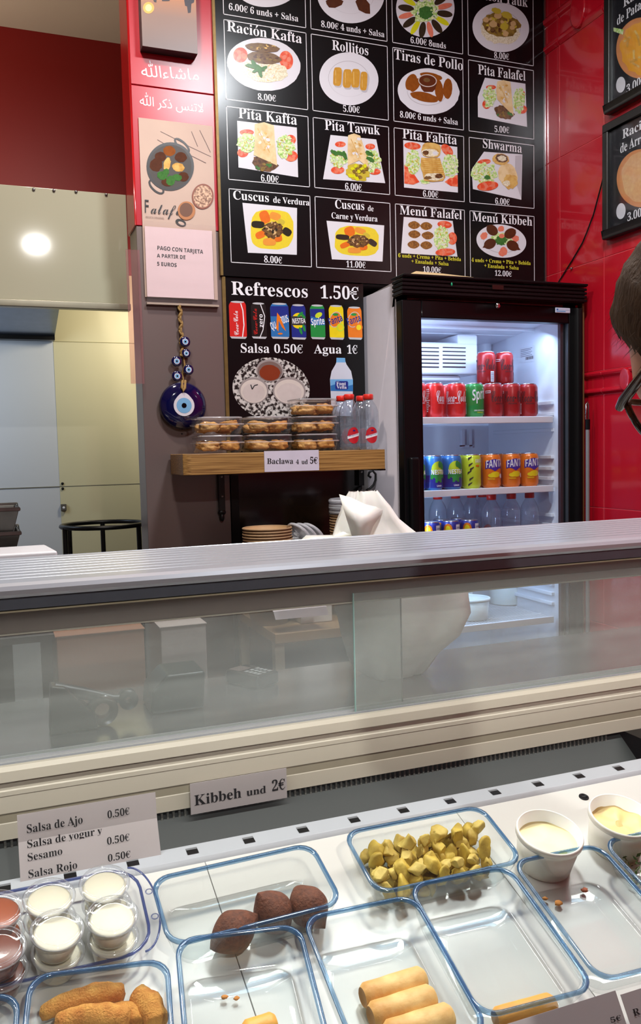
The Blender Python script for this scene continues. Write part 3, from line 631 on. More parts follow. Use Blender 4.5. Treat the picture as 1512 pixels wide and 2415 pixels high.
for x0, x1, y0, bd, lm in ((1040, 1170, 304, 'yellow', 'lime'), (1205, 1332, 318, 'orange', 'orange')):
    p = pcan(x0, x1, y0, 606, bd); cx = (x0+x1)/2
    p.blob(cx-5, 430, 52, 72, CK['silver'], .3); p.blob(cx-5, 430, 46, 66, CK['orange'], .3); p.blob(cx-4, 385, 26, 12, CK['green']); p.blob(cx+40, 500, 34, 36, CK[lm]); p.blob(cx+40, 500, 22, 24, CK['yellow' if lm == 'lime' else 'pumpkin' if 'pumpkin' in CK else 'yellow'])
    p.text('Fanta', (x0+6, 482), (x1+2, 440), 58, CK['navy'], 'sans'); p.build('can_picture', board)
granite = M('print_granite', (200, 196, 194), .25, scale=90, col2=(34, 30, 30), contrast=(.44, .56))
p = Print(lambda x, y: atY(x, y, MY+.006), (0, -1, 0), .0004); p.crop(500, 640, 3.78)
p.blob(527, 1045, 345, 276, granite, .12, 60)
rim = M('print_cup_rim', (150, 142, 142), .2); cream = M('print_cream', (206, 196, 194), .25, scale=30, col2=(180, 168, 166))
for x, y, rx, ry, m in ((515, 885, 122, 100, 'red'), (372, 1062, 132, 118, None), (688, 1065, 148, 122, None)):
    p.blob(x, y, rx, ry, rim, .08, 40); p.blob(x, y+6, rx*.9, ry*.88, F['cup'] if m is None else M('print_cup_shade', (118, 100, 96), .2), .08, 40); p.blob(x, y+18, rx*.76, ry*.7, F['red'] if m else cream, .08, 36, .04)
p.path([(345, 1010), (358, 1052), (378, 1018), (408, 1010)], 9, black_ink)
p.build('sauce_picture', board)
p = Print(lambda x, y: atY(x, y, MY+.006), (0, -1, 0), .0004); p.crop(500, 640, 3.78)
bw_ = M('print_bottle', (206, 206, 218), .25, col2=(180, 186, 204), scale=12)
p.poly([(1112, 800), (1188, 800), (1200, 832), (1240, 890), (1254, 960), (1256, 1180), (1240, 1290), (1080, 1290), (1062, 1180), (1052, 960), (1066, 890), (1100, 832)], bw_); p.poly([(1110, 770), (1186, 772), (1190, 812), (1108, 812)], CK['sky'])
p.poly([(1054, 962), (1256, 962), (1257, 1070), (1058, 1066)], CK['sky']); p.poly([(1056, 1020), (1120, 1000), (1180, 1030), (1256, 1010), (1257, 1070), (1058, 1066)], CK['blue']); p.poly([(1104, 978), (1206, 978), (1214, 992), (1214, 1045), (1204, 1054), (1106, 1054), (1098, 1040), (1098, 992)], CK['navy'])
p.text('Font', (1108, 1014), (1194, 1016), 30, white_ink); p.text('Vella', (1112, 1045), (1200, 1047), 28, white_ink)
p.build('bottle_picture', board)
# ------------------------------------------------------------------ things on the pillar
PY = 2.648
pp = lambda y: (lambda a, b: atY(a, b, y))
# sunset canvas
cv = thing('canvas_picture', 'unframed sunset canvas print at the top of the red pillar', 'picture', (.57, 2.64, 2.72))
a, c = atY(336, 112, 2.605), atY(467, 134, 2.605)
sky = bpy.data.materials.new('sunset_print'); sky.use_nodes = True; nt = sky.node_tree; bs = nt.nodes['Principled BSDF']; bs.inputs['Roughness'].default_value = .4
tc = nt.nodes.new('ShaderNodeTexCoord'); sp = nt.nodes.new('ShaderNodeSeparateXYZ'); mr = nt.nodes.new('ShaderNodeMapRange'); cr = nt.nodes.new('ShaderNodeValToRGB')
mr.inputs[1].default_value = 2.71; mr.inputs[2].default_value = 2.90
nt.links.new(tc.outputs['Object'], sp.inputs[0]); nt.links.new(sp.outputs[2], mr.inputs[0]); nt.links.new(mr.outputs[0], cr.inputs[0]); nt.links.new(cr.outputs[0], bs.inputs['Base Color'])
cr.color_ramp.elements[0].color = S(104, 88, 86); cr.color_ramp.elements[1].color = S(196, 132, 84); e = cr.color_ramp.elements.new(.5); e.color = S(132, 104, 92)
b = MB(); b.box(a.x, c.x, 2.607, 2.648, c.z-.012+.02, 3.02, M('canvas_edge', (26, 22, 24), .6)); b.build('stretcher', cv, bevel=.002)
b = MB(); b.box(a.x+.0005, c.x-.0005, 2.605, 2.6075, c.z+.0085, 3.02, sky); b.build('print', cv)
p = Print(pp(2.605), (0, -1, 0), .0003); sk = M('skyline_ink', (60, 56, 66), .5); p.crop(280, 0, 3.354)
p.poly([(515, -20), (600, -20), (595, 20), (575, 30), (570, 100), (548, 104), (540, 50), (525, 46)], sk); p.poly([(270, -10), (300, -10), (298, 20), (280, 16)], sk); p.poly([(330, -20), (420, -20), (400, 8), (345, 10)], sk)
p.blob(236, 62, 44, 46, M('sun_print_halo', (232, 168, 80), .4)); p.blob(236, 62, 26, 28, M('sun_print', (252, 226, 150), .4)); p.build('skyline', cv)  # pale disc over a larger orange one
# white lettering on the tiles
p = Print(pp(PY), (0, -1, 0), .0005)
p.text('\uFDF2\uFE80\uFE8E\uFEB7\uFE8E\uFEE3', (333, 180), (472, 190), 26, white_ink, 'plain')
o = p.build('lettering', wp); o['kind'] = 'structure'
p = Print(pp(PY), (0, -1, 0), .0005)
p.text('\uFDF2 \uFEAE\uFEDB\uFEAB \uFEB2\uFEE8\uFE97\uFEFB', (329, 247), (481, 266), 21, white_ink, 'plain')
o = p.build('lettering', wp); o['kind'] = 'structure'
# falafel poster
po = thing('falafel_poster', 'pink-grey falafel recipe poster with a black pan on the red pillar', 'poster', (.57, 2.645, 2.2))
a, c = atY(326.5, 277, 2.643), atY(501, 298, 2.643); zb = atY(341, 700, 2.643).z
pk = M('poster_paper', (200, 176, 160), .6, var=.08, scale=6, col2=(180, 154, 142))
b = MB(); b.box(a.x, c.x, 2.643, 2.648, zb, a.z, pk); b.build('sheet', po)
p = Print(pp(2.643), (0, -1, 0), .0003).crop(280, 0, 3.354)
def matte(m):
    n = m.name+'_matte'
    if n in MATS: return MATS[n]
    c = m.copy(); c.name = n; MATS[n] = c; c.node_tree.nodes['Principled BSDF'].inputs['Roughness'].default_value = .7; c.node_tree.nodes['Principled BSDF'].inputs['Specular IOR Level'].default_value = .2; return c
pan = M('poster_pan', (36, 32, 32), .4); crk = M('poster_twigs', (112, 92, 90), .6)
for q in ([(330, 1040), (470, 1110), (560, 1160), (730, 1240)], [(305, 1105), (400, 1160)], [(640, 1030), (690, 1130), (725, 1205)], [(575, 1040), (625, 1160)], [(560, 1225), (690, 1290)]): p.path(q, 5, crk)
def ringpath(p, x, y, rx, ry, rot, w, mat, n=24):
    pts = []
    for i in range(n+1):
        t = 2*math.pi*i/n; a1, b1 = rx*math.cos(t), ry*math.sin(t); pts.append((x+a1*math.cos(rot)-b1*math.sin(rot), y+a1*math.sin(rot)+b1*math.cos(rot)))
    p.path(pts, w, mat)
ringpath(p, 500, 1150, 72, 26, .75, 16, pan); ringpath(p, 298, 1478, 70, 32, .75, 16, pan)
p.blob(407, 1318, 188, 192, pan, 0, 44); p.blob(407, 1318, 168, 172, M('poster_pan_in', (52, 42, 36), .5), 0, 44)
for x, y, r, r2, m in ((400, 1195, 48, 40, 'fried'), (295, 1305, 50, 52, 'kib'), (330, 1240, 45, 38, 'kib'), (490, 1245, 48, 40, 'kib'), (383, 1300, 27, 55, 'toast'), (470, 1325, 50, 34, 'toast'), (510, 1400, 44, 38, 'kib'), (380, 1445, 44, 30, 'kib'), (345, 1390, 42, 34, 'herb'), (410, 1430, 36, 40, 'herb'), (462, 1405, 38, 26, 'herb'), (375, 1360, 24, 26, 'herb')): p.blob(x, y, r, r2, matte(F[m]), .2, 24, .1)
wood = M('poster_wood', (132, 72, 52), .5); p.blob(664, 1555, 86, 100, wood, .1, 36)
ch = M('poster_chickpeas', (214, 176, 146), .5, scale=150, col2=(120, 82, 62), contrast=(.4, .6)); p.blob(664, 1555, 74, 88, ch, .1, 36)
p.blob(535, 1668, 70, 74, M('poster_bowl', (176, 112, 62), .5), 0, 32); p.blob(532, 1662, 54, 58, M('poster_bowl_in', (104, 62, 36), .5, scale=20), 0, 32)
p.blob(490, 1762, 44, 26, pan, .4); p.blob(494, 1768, 26, 12, pk, .4)
p.text('F', (200, 1680), (240, 1684), 100, black_ink, 'plain'); p.text('alafe', (252, 1688), (492, 1704), 84, black_ink, 'script'); p.text('RECETA ORIGINAL', (213, 1722), (360, 1732), 11, crk, 'plain')
p.blob(535, 1668, 68, 72, M('poster_bowl', (176, 112, 62)), 0, 32); p.blob(532, 1662, 52, 56, M('poster_bowl_in', (104, 62, 36)), 0, 32)
p.build('artwork', po)
# card payment notice in a clear holder
no = thing('payment_notice', 'white paper notice about card payment in a clear plastic holder on the pillar', 'notice', (.58, 2.64, 2.0))
a, c = atY(341, 523, 2.634), atY(515, 716, 2.634)
b = MB(); b.box(a.x-.002, c.x+.002, 2.631, 2.6335, c.z-.006, a.z+.002, clear('holder_acrylic', (253, 252, 252), .6, .05, .02)); b.box(a.x-.002, c.x+.002, 2.6335, 2.648, c.z-.010, c.z-.004, M('holder_lip', (176, 160, 146), .3)); b.build('holder', no)
a2, c2 = atY(341, 530, 2.636), atY(505, 706, 2.636)
b = MB(); b.box(a2.x, c2.x, 2.636, 2.638, c2.z, a2.z-.004, M('notice_paper', (232, 208, 212), .7, scale=14, var=.05, stretch=(.3, 1, 3))); b.build('sheet', no)
p = Print(pp(2.636), (0, -1, 0), .0004).crop(280, 0, 3.354)
p.text('PAGO CON TARJETA', (302, 1975), (668, 2008), 30, black_ink, 'sans'); p.text('A PARTIR DE', (302, 2036), (530, 2050), 28, black_ink, 'sans'); p.text('5 EUROS', (302, 2100), (460, 2112), 28, black_ink, 'sans'); p.build('lettering', no)
# evil eye hanging
am = thing('evil_eye_hanging', 'dark blue glass eye amulet with five small eye beads on a braided cord', 'wall hanging', (.59, 2.64, 1.64))
bl = M('cobalt_glass', (14, 14, 70), .08, var=.1, scale=10, coat=.6, col2=(8, 8, 36)); ew = M('eye_white', (214, 210, 220), .2); eb = M('eye_light_blue', (120, 172, 214), .2); ek = M('eye_black', (8, 8, 14), .15)
tw = M('jute_cord', (150, 118, 66), .8, bump=.4, scale=150, var=.2)
YX = (V((1, 0, 0)), V((0, 0, 1)), V((0, -1, 0)))
def eye(c, r, name, parent, rot=0, tear=False):
    b = MB(); q = V(c); b.lathe([(0, -.2*r), (.85*r, -.16*r), (r, 0), (.92*r, .12*r), (.6*r, .2*r), (0, .22*r)], bl, q, 36, ax=YX); o = b.build(name, parent)
    b = MB(); n = 32; z0 = .224*r
    def disc(rr, z, mat, tip=0):
        pts = [(0, 0, z)]; vs = [q+V((0, -z, 0))]
        for i in range(n):
            t = 2*math.pi*i/n; k = rr*(1+tip*max(0, math.sin(t))**8); vs.append(q+V((k*math.cos(t), -z+.0008*0, k*math.sin(t))))
        b.add(vs, [(0, 1+i, 1+(i+1) % n) for i in range(n)], mat, True)
    disc(.44*r if tear else .56*r, z0, ew, .22 if tear else 0); disc(.32*r if tear else .42*r, z0+.0004, eb); disc(.105*r if tear else .16*r, z0+.0008, ek); b.build('iris', o)
big = atY(432, 957, 2.632); eye((big.x, 2.634, big.z), .0745, 'disc', am, tear=True)
for x, y in ((437, 806), (417, 852), (445, 872), (418, 887)):
    q = atY(x, y, 2.628); eye((q.x, 2.630, q.z), .0165, 'eye_bead', am)
q = atY(440, 833, 2.628); eye((q.x, 2.633, q.z), .014, 'eye_bead', am)
b = MB()
def PW(x, y, yy=2.64): q = atY(x, y, yy); return (q.x, yy, q.z)
for dx, ph in ((-2.2, 0), (2.2, 2), (0, 4)):
    pts = [PW(424+6*(k/30)+dx*1.6*math.cos(k*.9+ph), 720+k*4.0, 2.638+.003*math.sin(k*.9+ph)) for k in range(31)]
    b.tube(pts, .0038, tw, 7)
b.tube([PW(433, 842), PW(436, 862), PW(430, 880), PW(433, 900)], .003, tw, 7); b.tube([PW(430, 898, 2.636), PW(429, 915, 2.618), PW(432, 922, 2.614), PW(436, 915, 2.618), PW(437, 898, 2.636)], .0045, tw, 8); b.tube([PW(425, 715), PW(425, 724)], .004, tw, 7)
b.build('braided_cord', am)
b = MB(); b.ball(PW(429, 1023, 2.6495), .0025, .002, .0025, black_plastic, 5); o = b.build('wall_screw'); tag(o, 'tiny black screw in the pillar cladding under the eye amulet', 'screw')
# ------------------------------------------------------------------ framed side dish pictures on the right wall
FX = 1.913
def framed(zlo, zhi, yf, name, label):
    t = thing(name, label, 'picture', (1.926, yf-.17, zlo))
    w = .36; bw_ = .026
    b = MB()
    for y0, y1, z0, z1 in ((yf-w, yf, zlo, zlo+bw_), (yf-w, yf, zhi-bw_, zhi), (yf-bw_, yf, zlo+bw_, zhi-bw_), (yf-w, yf-w+bw_, zlo+bw_, zhi-bw_)): b.box(1.900, 1.9265, y0, y1, z0, z1, M('black_frame_wood', (24, 23, 22), .35))
    b.build('frame', t, bevel=.004)
    b = MB(); b.box(FX, 1.924, yf-w+bw_, yf-bw_, zlo+bw_, zhi-bw_, M('frame_print_black', (20, 22, 28), .2)); b.build('print', t)
    b = MB(); b.box(FX-.004, FX-.003, yf-w+bw_, yf-bw_, zlo+bw_, zhi-bw_, clear('picture_glass', (250, 250, 250), .9, .06, .004)); b.build('glass', t)
    return t
px_ = lambda x, y: atX(x, y, FX)
bowl = M('print_terracotta', (206, 136, 84), .3, var=.1); fries = M('print_fries', (228, 170, 50), .3, scale=60, col2=(208, 130, 30), stretch=(1, 3, .6)); arroz = M('print_arroz', (222, 180, 130), .3, scale=120, col2=(196, 140, 96))
t1 = framed(2.563, 2.985, 2.298, 'framed_picture', 'upper black framed picture of chips priced 3.00 on the red wall')
p = Print(px_, (-1, 0, 0), .0004); p.text('Ración', (1469.9, 18.3), (1542, -33.6), 21, white_ink); p.text('de Patatas', (1455, 60.6), (1537, 3.5), 22, white_ink)
p.blob(1511, 113, 57, 72, bowl, .12, 40); p.blob(1513, 112, 49, 62, fries, .12, 40, .08)
for i in range(12): x, y = 1482+random.random()*50, 65+random.random()*95; p.line((x, y), (x+18*math.cos(i*1.3), y+22*math.sin(i*1.3)), 5, F['gold' if i % 2 else 'toast'])
p.blob(1465, 200, 11, 19, F['plate'], .1, 20); p.text('3.00€', (1478, 221), (1522, 195.6), 19, white_ink); p.poly([(1448, 65), (1472, 70), (1470, 82), (1448, 74)], F['let']); p.build('artwork', t1)
t2 = framed(2.166, 2.533, 2.305, 'framed_picture', 'lower black framed picture of rice priced 3.00 on the red wall')
p = Print(px_, (-1, 0, 0), .0004); p.text('Ración', (1468, 328), (1540, 291.4), 21, white_ink); p.text('de Arroz', (1462.8, 362), (1529, 330), 22, white_ink)
p.blob(1514, 420, 59, 69, bowl, .12, 40); p.blob(1516, 418, 50, 60, arroz, .12, 40, .05); p.blob(1465, 498, 11, 19, F['plate'], .1, 20); p.text('3.00€', (1479.7, 522.5), (1524, 506), 19, white_ink); p.build('artwork', t2)
b = MB(); pts = [atX(x, y, 1.923) for x, y in ((1429, 388), (1420, 430), (1400, 505), (1384, 548), (1374, 572), (1352, 610), (1318, 664), (1310, 690))]
b.tube(pts, .0022, black_plastic, 6); o = b.build('cable'); tag(o, 'thin black cable running down the red wall behind the fridge', 'cable')
b = MB(); q = atX(1349, 633, 1.925); b.lathe([(0, .006), (.003, .006), (.004, .003), (.004, 0)], steel, q, 10, ax=(V((0, 1, 0)), V((0, 0, 1)), V((-1, 0, 0)))); o = b.build('wall_anchor'); tag(o, 'small metal wall plug on the red tiles above the fridge', 'wall plug')
# ------------------------------------------------------------------ wooden shelf with its brackets
zs1, zs0 = atY(700, 1064.5, 2.44).z, atY(700, 1113, 2.44).z
pine = M('varnished_pine', (170, 130, 74), .4, scale=10, col2=(112, 76, 36), stretch=(.6, 8, 30), contrast=(.38, .68))
sh = thing('wooden_shelf', 'thick varnished pine shelf carrying baklava boxes and water bottles', 'shelf', (.86, 2.64, zs0))
b = MB(); b.prism([(.538, 2.44), (1.163, 2.44), (1.163, 2.638), (.515, 2.638), (.515, 2.455)], 'z', zs0, zs1, pine); b.build('board', sh, bevel=.002)
def strap(x, y0, y1, scroll):
    A0, B0 = atY(x, y0, 2.632), atY(x, y1, 2.632); w = .0095; xx = A0.x; b = MB()
    b.box(xx-w, xx+w, 2.630, 2.6495 if not scroll else 2.655, B0.z+.03, zs0, dark_metal)
    if not scroll:
        b.ball((xx, 2.638, B0.z+.024), .013, .006, .010, dark_metal, 8); b.ball((xx, 2.638, B0.z+.008), .008, .006, .014, dark_metal, 8)
    b.box(xx-w, xx+w, 2.46, 2.638, zs0-.005, zs0, dark_metal)
    if scroll:
        q = lambda a: PW(869+a[0], 1112+a[1], 2.60)
        pts = [(2, 14), (-4, 10), (-2, 2), (6, -2), (13, 6), (13, 20), (8, 32), (0, 40), (-8, 45), (-12, 52)]
        b.tube([q((a_+4, c_)) for a_, c_ in pts], .0042, dark_metal, 8)
    for z in (zs0-.012, zs0-.075): b.ball((xx, 2.629, z), .004, .002, .004, steel, 5)
    b.build('bracket', sh)
strap(522, 1118, 1226, False); strap(852, 1108, 1166, True)
a, c = atY(623, 1064, 2.437), atY(753, 1109, 2.437)
tg = thing('price_label', 'white baklava price label stuck on the front of the wooden shelf', 'label', (.8, 2.438, zs0))
b = MB(); b.box(a.x, c.x, 2.4375, 2.4395, c.z, a.z, M('label_lilac_white', (206, 200, 216), .7)); b.build('card', tg)
p = Print(pp(2.4375), (0, -1, 0), .0004); p.text('Baclawa', (629.5, 1094), (692, 1093.5), 13, black_ink); p.text('4', (698, 1094), (705, 1094), 10, black_ink); p.text('ud', (711, 1094), (726, 1094), 10.5, black_ink); p.text('5€', (730.5, 1093), (749, 1093), 15, black_ink); p.build('lettering', tg)
# baklava boxes
boxclear = clear('box_plastic', (253, 252, 250), 1.2, .06, .02); boxrim = clear('box_plastic_rim', (248, 248, 250), 2.2, .1, .36)  # rim haze paints in the highlights along the plastic edges
bak = [M('baklava_golden', (214, 160, 82), .6, scale=70, col2=(170, 108, 44), bump=.5, bscale=160, contrast=(.35, .7)), M('baklava_pale', (224, 180, 112), .6, scale=70, col2=(186, 128, 62), bump=.5, bscale=160, contrast=(.35, .7))]
def baklava_mesh(seed):
    b = MB(); rnd = random.Random(seed); n = 14; vs = []; fs = []
    for i in range(n+1):
        th = math.pi*i/n
        for j in range(2*n):
            ph = math.pi*j/n; q = V((math.sin(th)*math.cos(ph), math.sin(th)*math.sin(ph), math.cos(th)))
            s = max(abs(q.x), abs(q.y), abs(q.z)); q2 = q*(.45+.55/s*.8); k = 1+.30*noise.noise(q*2.4+V((seed*5.1, 0, 0)))+.12*noise.noise(V((q.x*4, q.y*4, q.z*16))+V((seed, 3, 0)))+.05*noise.noise(q*14)
            vs.append((q2.x*.033*k, q2.y*.027*k, q2.z*.0165*k))
    for i in range(n):
        for j in range(2*n): a1 = i*2*n+j; b1 = i*2*n+(j+1) % (2*n); fs.append((a1, b1, b1+2*n, a1+2*n))
    return b.add(vs, fs, bak[seed % 2], True)
protos = []
def clam(x0, x1, z0, h, y0, y1, label):
    cx, cy = (x0+x1)/2, (y0+y1)/2; t = thing('clear_box', label, 'box', (cx, cy, z0), 'clear baklava boxes')
    def L(s, z, r=.018):
        hw, hd = (x1-x0)/2*s, (y1-y0)/2*s; pts = []
        for (sx, sy, a0) in ((1, 1, 0), (-1, 1, 90), (-1, -1, 180), (1, -1, 270)):
            for k in range(4): t_ = math.radians(a0+30*k); pts.append((cx+sx*(hw-r)+r*math.cos(t_), cy+sy*(hd-r)+r*math.sin(t_), z))
        return pts
    b = MB(); b.loft([L(.86, z0+.001), L(.90, z0+.004), L(.97, z0+h*.52)], boxclear, True, True); b.build('tray', t)
    b = MB(); b.loft([L(1.0, z0+h*.52), L(1.02, z0+h*.54), L(1.02, z0+h*.60), L(.98, z0+h*.60)], boxrim, False); b.build('rim', t)
    b = MB(); b.loft([L(.96, z0+h*.60), L(.93, z0+h*.93), L(.90, z0+h*.985)], boxclear, True, False, True); b.build('lid', t)
    b = MB(); b.loft([L(.955, z0+h*.90), L(.955, z0+h*.96), L(.90, z0+h*.985)], boxrim, False); b.build('lid_edge', t)
hb = (atY(520, 983, 2.5).z-zs1)/2
lay = [(466, 577, 2, 'left'), (583, 693, 2, 'middle'), (700, 800, 3, 'right')]
seed = 0
for xa, xb, n, side in lay:
    for k in range(n):
        A0, B0 = atY(xa, 1050, 2.475).x, atY(xb, 1050, 2.475).x; z0 = zs1+.0008+hb*k
        lev = {2: ('bottom', 'top'), 3: ('bottom', 'middle', 'top')}[n][k]
        clam(A0, B0, z0, hb*.985, 2.462, 2.585, 'clear plastic baklava box at the %s of the %s stack on the wooden shelf' % (lev, side))
        for j in range(4):
            seed += 1; o = baklava_mesh(seed).build('baklava_piece'); hx = (B0-A0)
            o.location = ((A0+B0)/2+hx*(-.21 if j % 2 == 0 else .21), 2.495 if j < 2 else 2.552, z0+.0185+.004*random.random()); o.rotation_euler = (random.uniform(-.12, .12), random.uniform(-.15, .15), random.uniform(-.25, .25))
            o.scale = (hx/.150, .92, .95)
            if lev == 'top' and n == 2 and j < 2: o.location.z += .004
            tag(o, 'golden flaky baklava piece at the %s %s inside the %s box of the %s stack' % ('front' if j < 2 else 'back', 'left' if j % 2 == 0 else 'right', lev, side), 'baklava', 'baklava pieces in the clear boxes')
# small water bottles
petc = clear('bottle_plastic', (243, 246, 250), 1.8, .04, .10, hazecol=(200, 206, 220)); redcap = M('red_cap_plastic', (214, 40, 28), .35); redlab = M('red_round_label', (186, 26, 40), .4)  # bottle haze paints in highlights on the plastic
def bottle_proto(name, label, r, h, lab=True):
    t = thing(name, label, 'bottle', (0, 0, 0), 'small water bottles')
    pr = [(0, .002), (r*.85, 0), (r, .008), (r, h*.10), (r*.95, h*.115), (r, h*.13), (r, h*.38), (r*.95, h*.395), (r, h*.41), (r, h*.45), (r*.95, h*.465), (r, h*.48), (r, h*.62), (r*.97, h*.69), (r*.86, h*.76), (r*.66, h*.83), (r*.46, h*.885), (r*.42, h*.95)]
    b = MB(); b.lathe(pr, petc, seg=28); b.build('body', t, True)
    b = MB(); b.lathe([(r*.46, h*.90), (r*.50, h*.905), (r*.50, h*.985), (r*.44, h), (0, h)], redcap, seg=20); b.build('cap', t, True)
    if lab:
        c_ = Cyl(r+.0004); c_.ell(0, h*.26, r*.62, h*.145, redlab); c_.strips(-r*.62, r*.62, lambda u: h*.275+u*.25, lambda u: h*.225+u*.25, white_ink)
        c_.text('Lanjarón', -r*.55, h*.235, r*1.1, h*.03, CK['navy'], 'script', .22); c_.ell(r*.02, h*.345, r*.14, h*.012, CK['navy']); c_.build('label', t)
    return t
bz = atY(830, 1058, 2.50).z; hh = atY(830, 929, 2.5).z-zs1
bt = bottle_proto('water_bottle', 'clear red-capped water bottle with a round red label, front left of four on the shelf', .0335, hh)
q = atY(830, 1058, 2.50); bt.location = (q.x, 2.515, zs1)
q2 = atY(875, 1058, 2.50); q2x = q2.x
dup(bt, 'clear red-capped water bottle with a round red label, right beside the white fridge side', (q2x, 2.515, zs1), (0, 0, -.1))
dup(bt, 'clear red-capped water bottle standing behind the front left one on the shelf', (atY(808, 1055, 2.59).x, 2.592, zs1), (0, 0, 2.2))
dup(bt, 'clear red-capped water bottle standing behind the front right one on the shelf', (atY(854, 1055, 2.59).x, 2.592, zs1), (0, 0, 2.6))
# ------------------------------------------------------------------ glass-door drinks fridge
FXL, FXR, FYF = 1.208, 1.900, 2.40
fr_ = thing('drinks_fridge', 'tall white drinks fridge with a black frame and lit glass door', 'fridge', (1.555, 2.7, 0))
lin_ = M('fridge_liner', (226, 230, 240), .35, var=.02)
b = MB()
b.box(FXL, FXL+.045, 2.44, 3.10, .10, 2.02, M('glossy_cabinet_white', (186, 178, 184), .12, var=.03, coat=.3)); b.box(1.845, FXR, 2.44, 3.10, .10, 2.02, white_plastic); b.box(FXL, FXR, 2.92, 3.10, .10, 2.02, white_plastic); b.box(FXL, FXR, 2.44, 3.10, 1.945, 2.02, white_plastic); b.box(FXL, FXR, 2.44, 3.10, .10, .30, white_plastic)
b.build('cabinet', fr_, bevel=.003)
IX0, IX1, IYB = 1.256, 1.832, 2.89
b = MB()
b.box(IX0-.004, IX0, 2.44, IYB, .30, 1.94, lin_); b.box(IX1, IX1+.012, 2.44, IYB+.02, .30, 1.94, lin_); b.box(IX0, IX1+.012, IYB, IYB+.03, .30, 1.94, lin_); b.prism([(2.44, 1.93), (IYB, 1.89), (IYB, 1.945), (2.44, 1.945)], 'x', IX0, IX1, lin_); b.box(IX0, IX1, 2.44, IYB, .295, .305, lin_)
for y in (2.58, 2.70): b.box(IX0, IX1, y, y+.003, 1.905, 1.93, lin_)
for z in [1.64, 1.60, 1.45, 1.41, 1.375, 1.245, 1.21, 1.175, 1.0, .965, .93, 1.545, 1.335, 1.12]:
    b.box(IX1-.012, IX1+.002, 2.47, IYB-.05, z, z+.012, lin_)
b.lathe([(.028, 0), (.03, .18)], lin_, (IX1-.03, IYB-.02, 1.72), 14)
b.build('liner', fr_, bevel=.003)
b = MB(); b.box(FXL-.002, FXR-.004, 2.385, 2.45, 1.975, 2.022, black_plastic)
for k in range(5): b.box(FXL-.006, FXR, 2.378, 2.45, 1.978+.0125*k, 1.9865+.0125*k, black_plastic)
b.box(FXL-.004, FXR-.002, 2.37, 2.46, 2.030, 2.037, black_plastic); b.build('header', fr_, bevel=.0015)
b = MB(); q0, q1 = atY(1160, 672, 2.378), atY(1186, 684, 2.378); b.box(q0.x, q1.x, 2.3735, 2.379, q1.z, q0.z, M('dim_display', (38, 22, 20), .15)); o = b.build('display', fr_)
b = MB(); q0 = atY(1066, 670, 2.376); b.ball((q0.x, 2.377, q0.z), .003, .002, .0055, M('green_lamp', (20, 120, 84), .3, emit=.6), 6); b.build('indicator_light', fr_)
# door
DZ0, DZ1 = .12, 1.962; GX0, GX1, GZ1 = 1.277, 1.838, 1.908
door = MB()
for x0, x1, z0, z1 in ((FXL, GX0, DZ0, DZ1), (GX1, FXR-.003, DZ0, DZ1), (GX0, GX1, GZ1, DZ1), (GX0, GX1, DZ0, .30)): door.box(x0, x1, FYF-.005, 2.437, z0, z1, black_plastic)
dr = door.build('door', fr_, bevel=.004)
b = MB(); b.box(GX0-.006, GX1+.004, 2.410, 2.413, .29, GZ1+.005, clear('fridge_glass', (252, 253, 254), .8, .02, .003)); b.build('glass_pane', dr)
b = MB(); b.box(GX1-.001, GX1+.004, 2.400, 2.414, .30, GZ1, M('door_bead', (120, 126, 134), .3, .8)); b.box(GX1-.016, GX1-.004, 2.420, 2.434, .30, GZ1, M('gasket', (44, 40, 46), .5)); b.box(GX0, GX0+.006, 2.42, 2.434, .30, GZ1, M('gasket', (0, 0, 0))); b.build('seal', dr)
b = MB(); hx = atY(979, 1150, 2.385).x; zt_ = atY(979, 1078, 2.385).z; b.box(hx-.018, hx+.016, 2.378, 2.396, zt_-.36, zt_, black_plastic); b.build('handle', dr, bevel=.008, seg=3)
q = atY(1174.5, 720, 2.39); b = MB(); b.lathe([(0, .010), (.008, .009), (.0105, .004), (.0105, 0)], M('chrome', (200, 196, 196), .12, 1), (q.x, 2.395, q.z), 24, ax=YX); b.build('lock', dr)
q0, q1 = atY(1310, 725, 2.393), atY(1345, 739, 2.393); b = MB(); b.box(q0.x, q1.x, 2.392, 2.396, q1.z, q0.z, M('badge_plastic', (196, 204, 222), .3)); o = b.build('maker_badge', dr, bevel=.003)
b = MB(); b.box(q0.x+.004, q0.x+.011, 2.3915, 2.3925, q1.z+.009, q0.z-.004, CK['blue']); b.box(q0.x+.013, q1.x-.004, 2.3915, 2.3925, q1.z+.010, q0.z-.007, CK['sky']); b.box(q0.x+.004, q1.x-.02, 2.3915, 2.3925, q1.z+.004, q1.z+.007, CK['sky']); b.build('badge_print', o)
# shelves
shz = {'A': atY(1130, 984, 2.455).z, 'B': atY(1130, 1153, 2.455).z, 'C': 1.135, 'D': atY(1200, 1466, 2.455).z}
for k, z in shz.items():
    b = MB(); b.box(IX0, IX1-.016, 2.452, 2.466, z-.021, z+.0015, lin_)
    if k == 'D':
        for i in range(48): x = IX0+.012+i*.0115; b.tube([(x, 2.46, z-.003), (x, 2.87, z-.003)], .0018, white_plastic, 5)
        for y in (2.55, 2.70, 2.86): b.tube([(IX0, y, z-.007), (IX1, y, z-.007)], .003, white_plastic, 6)
    else: b.box(IX0, IX1-.004, 2.466, 2.87, z-.006, z, lin_)
    b.build('shelf', fr_, bevel=.002)
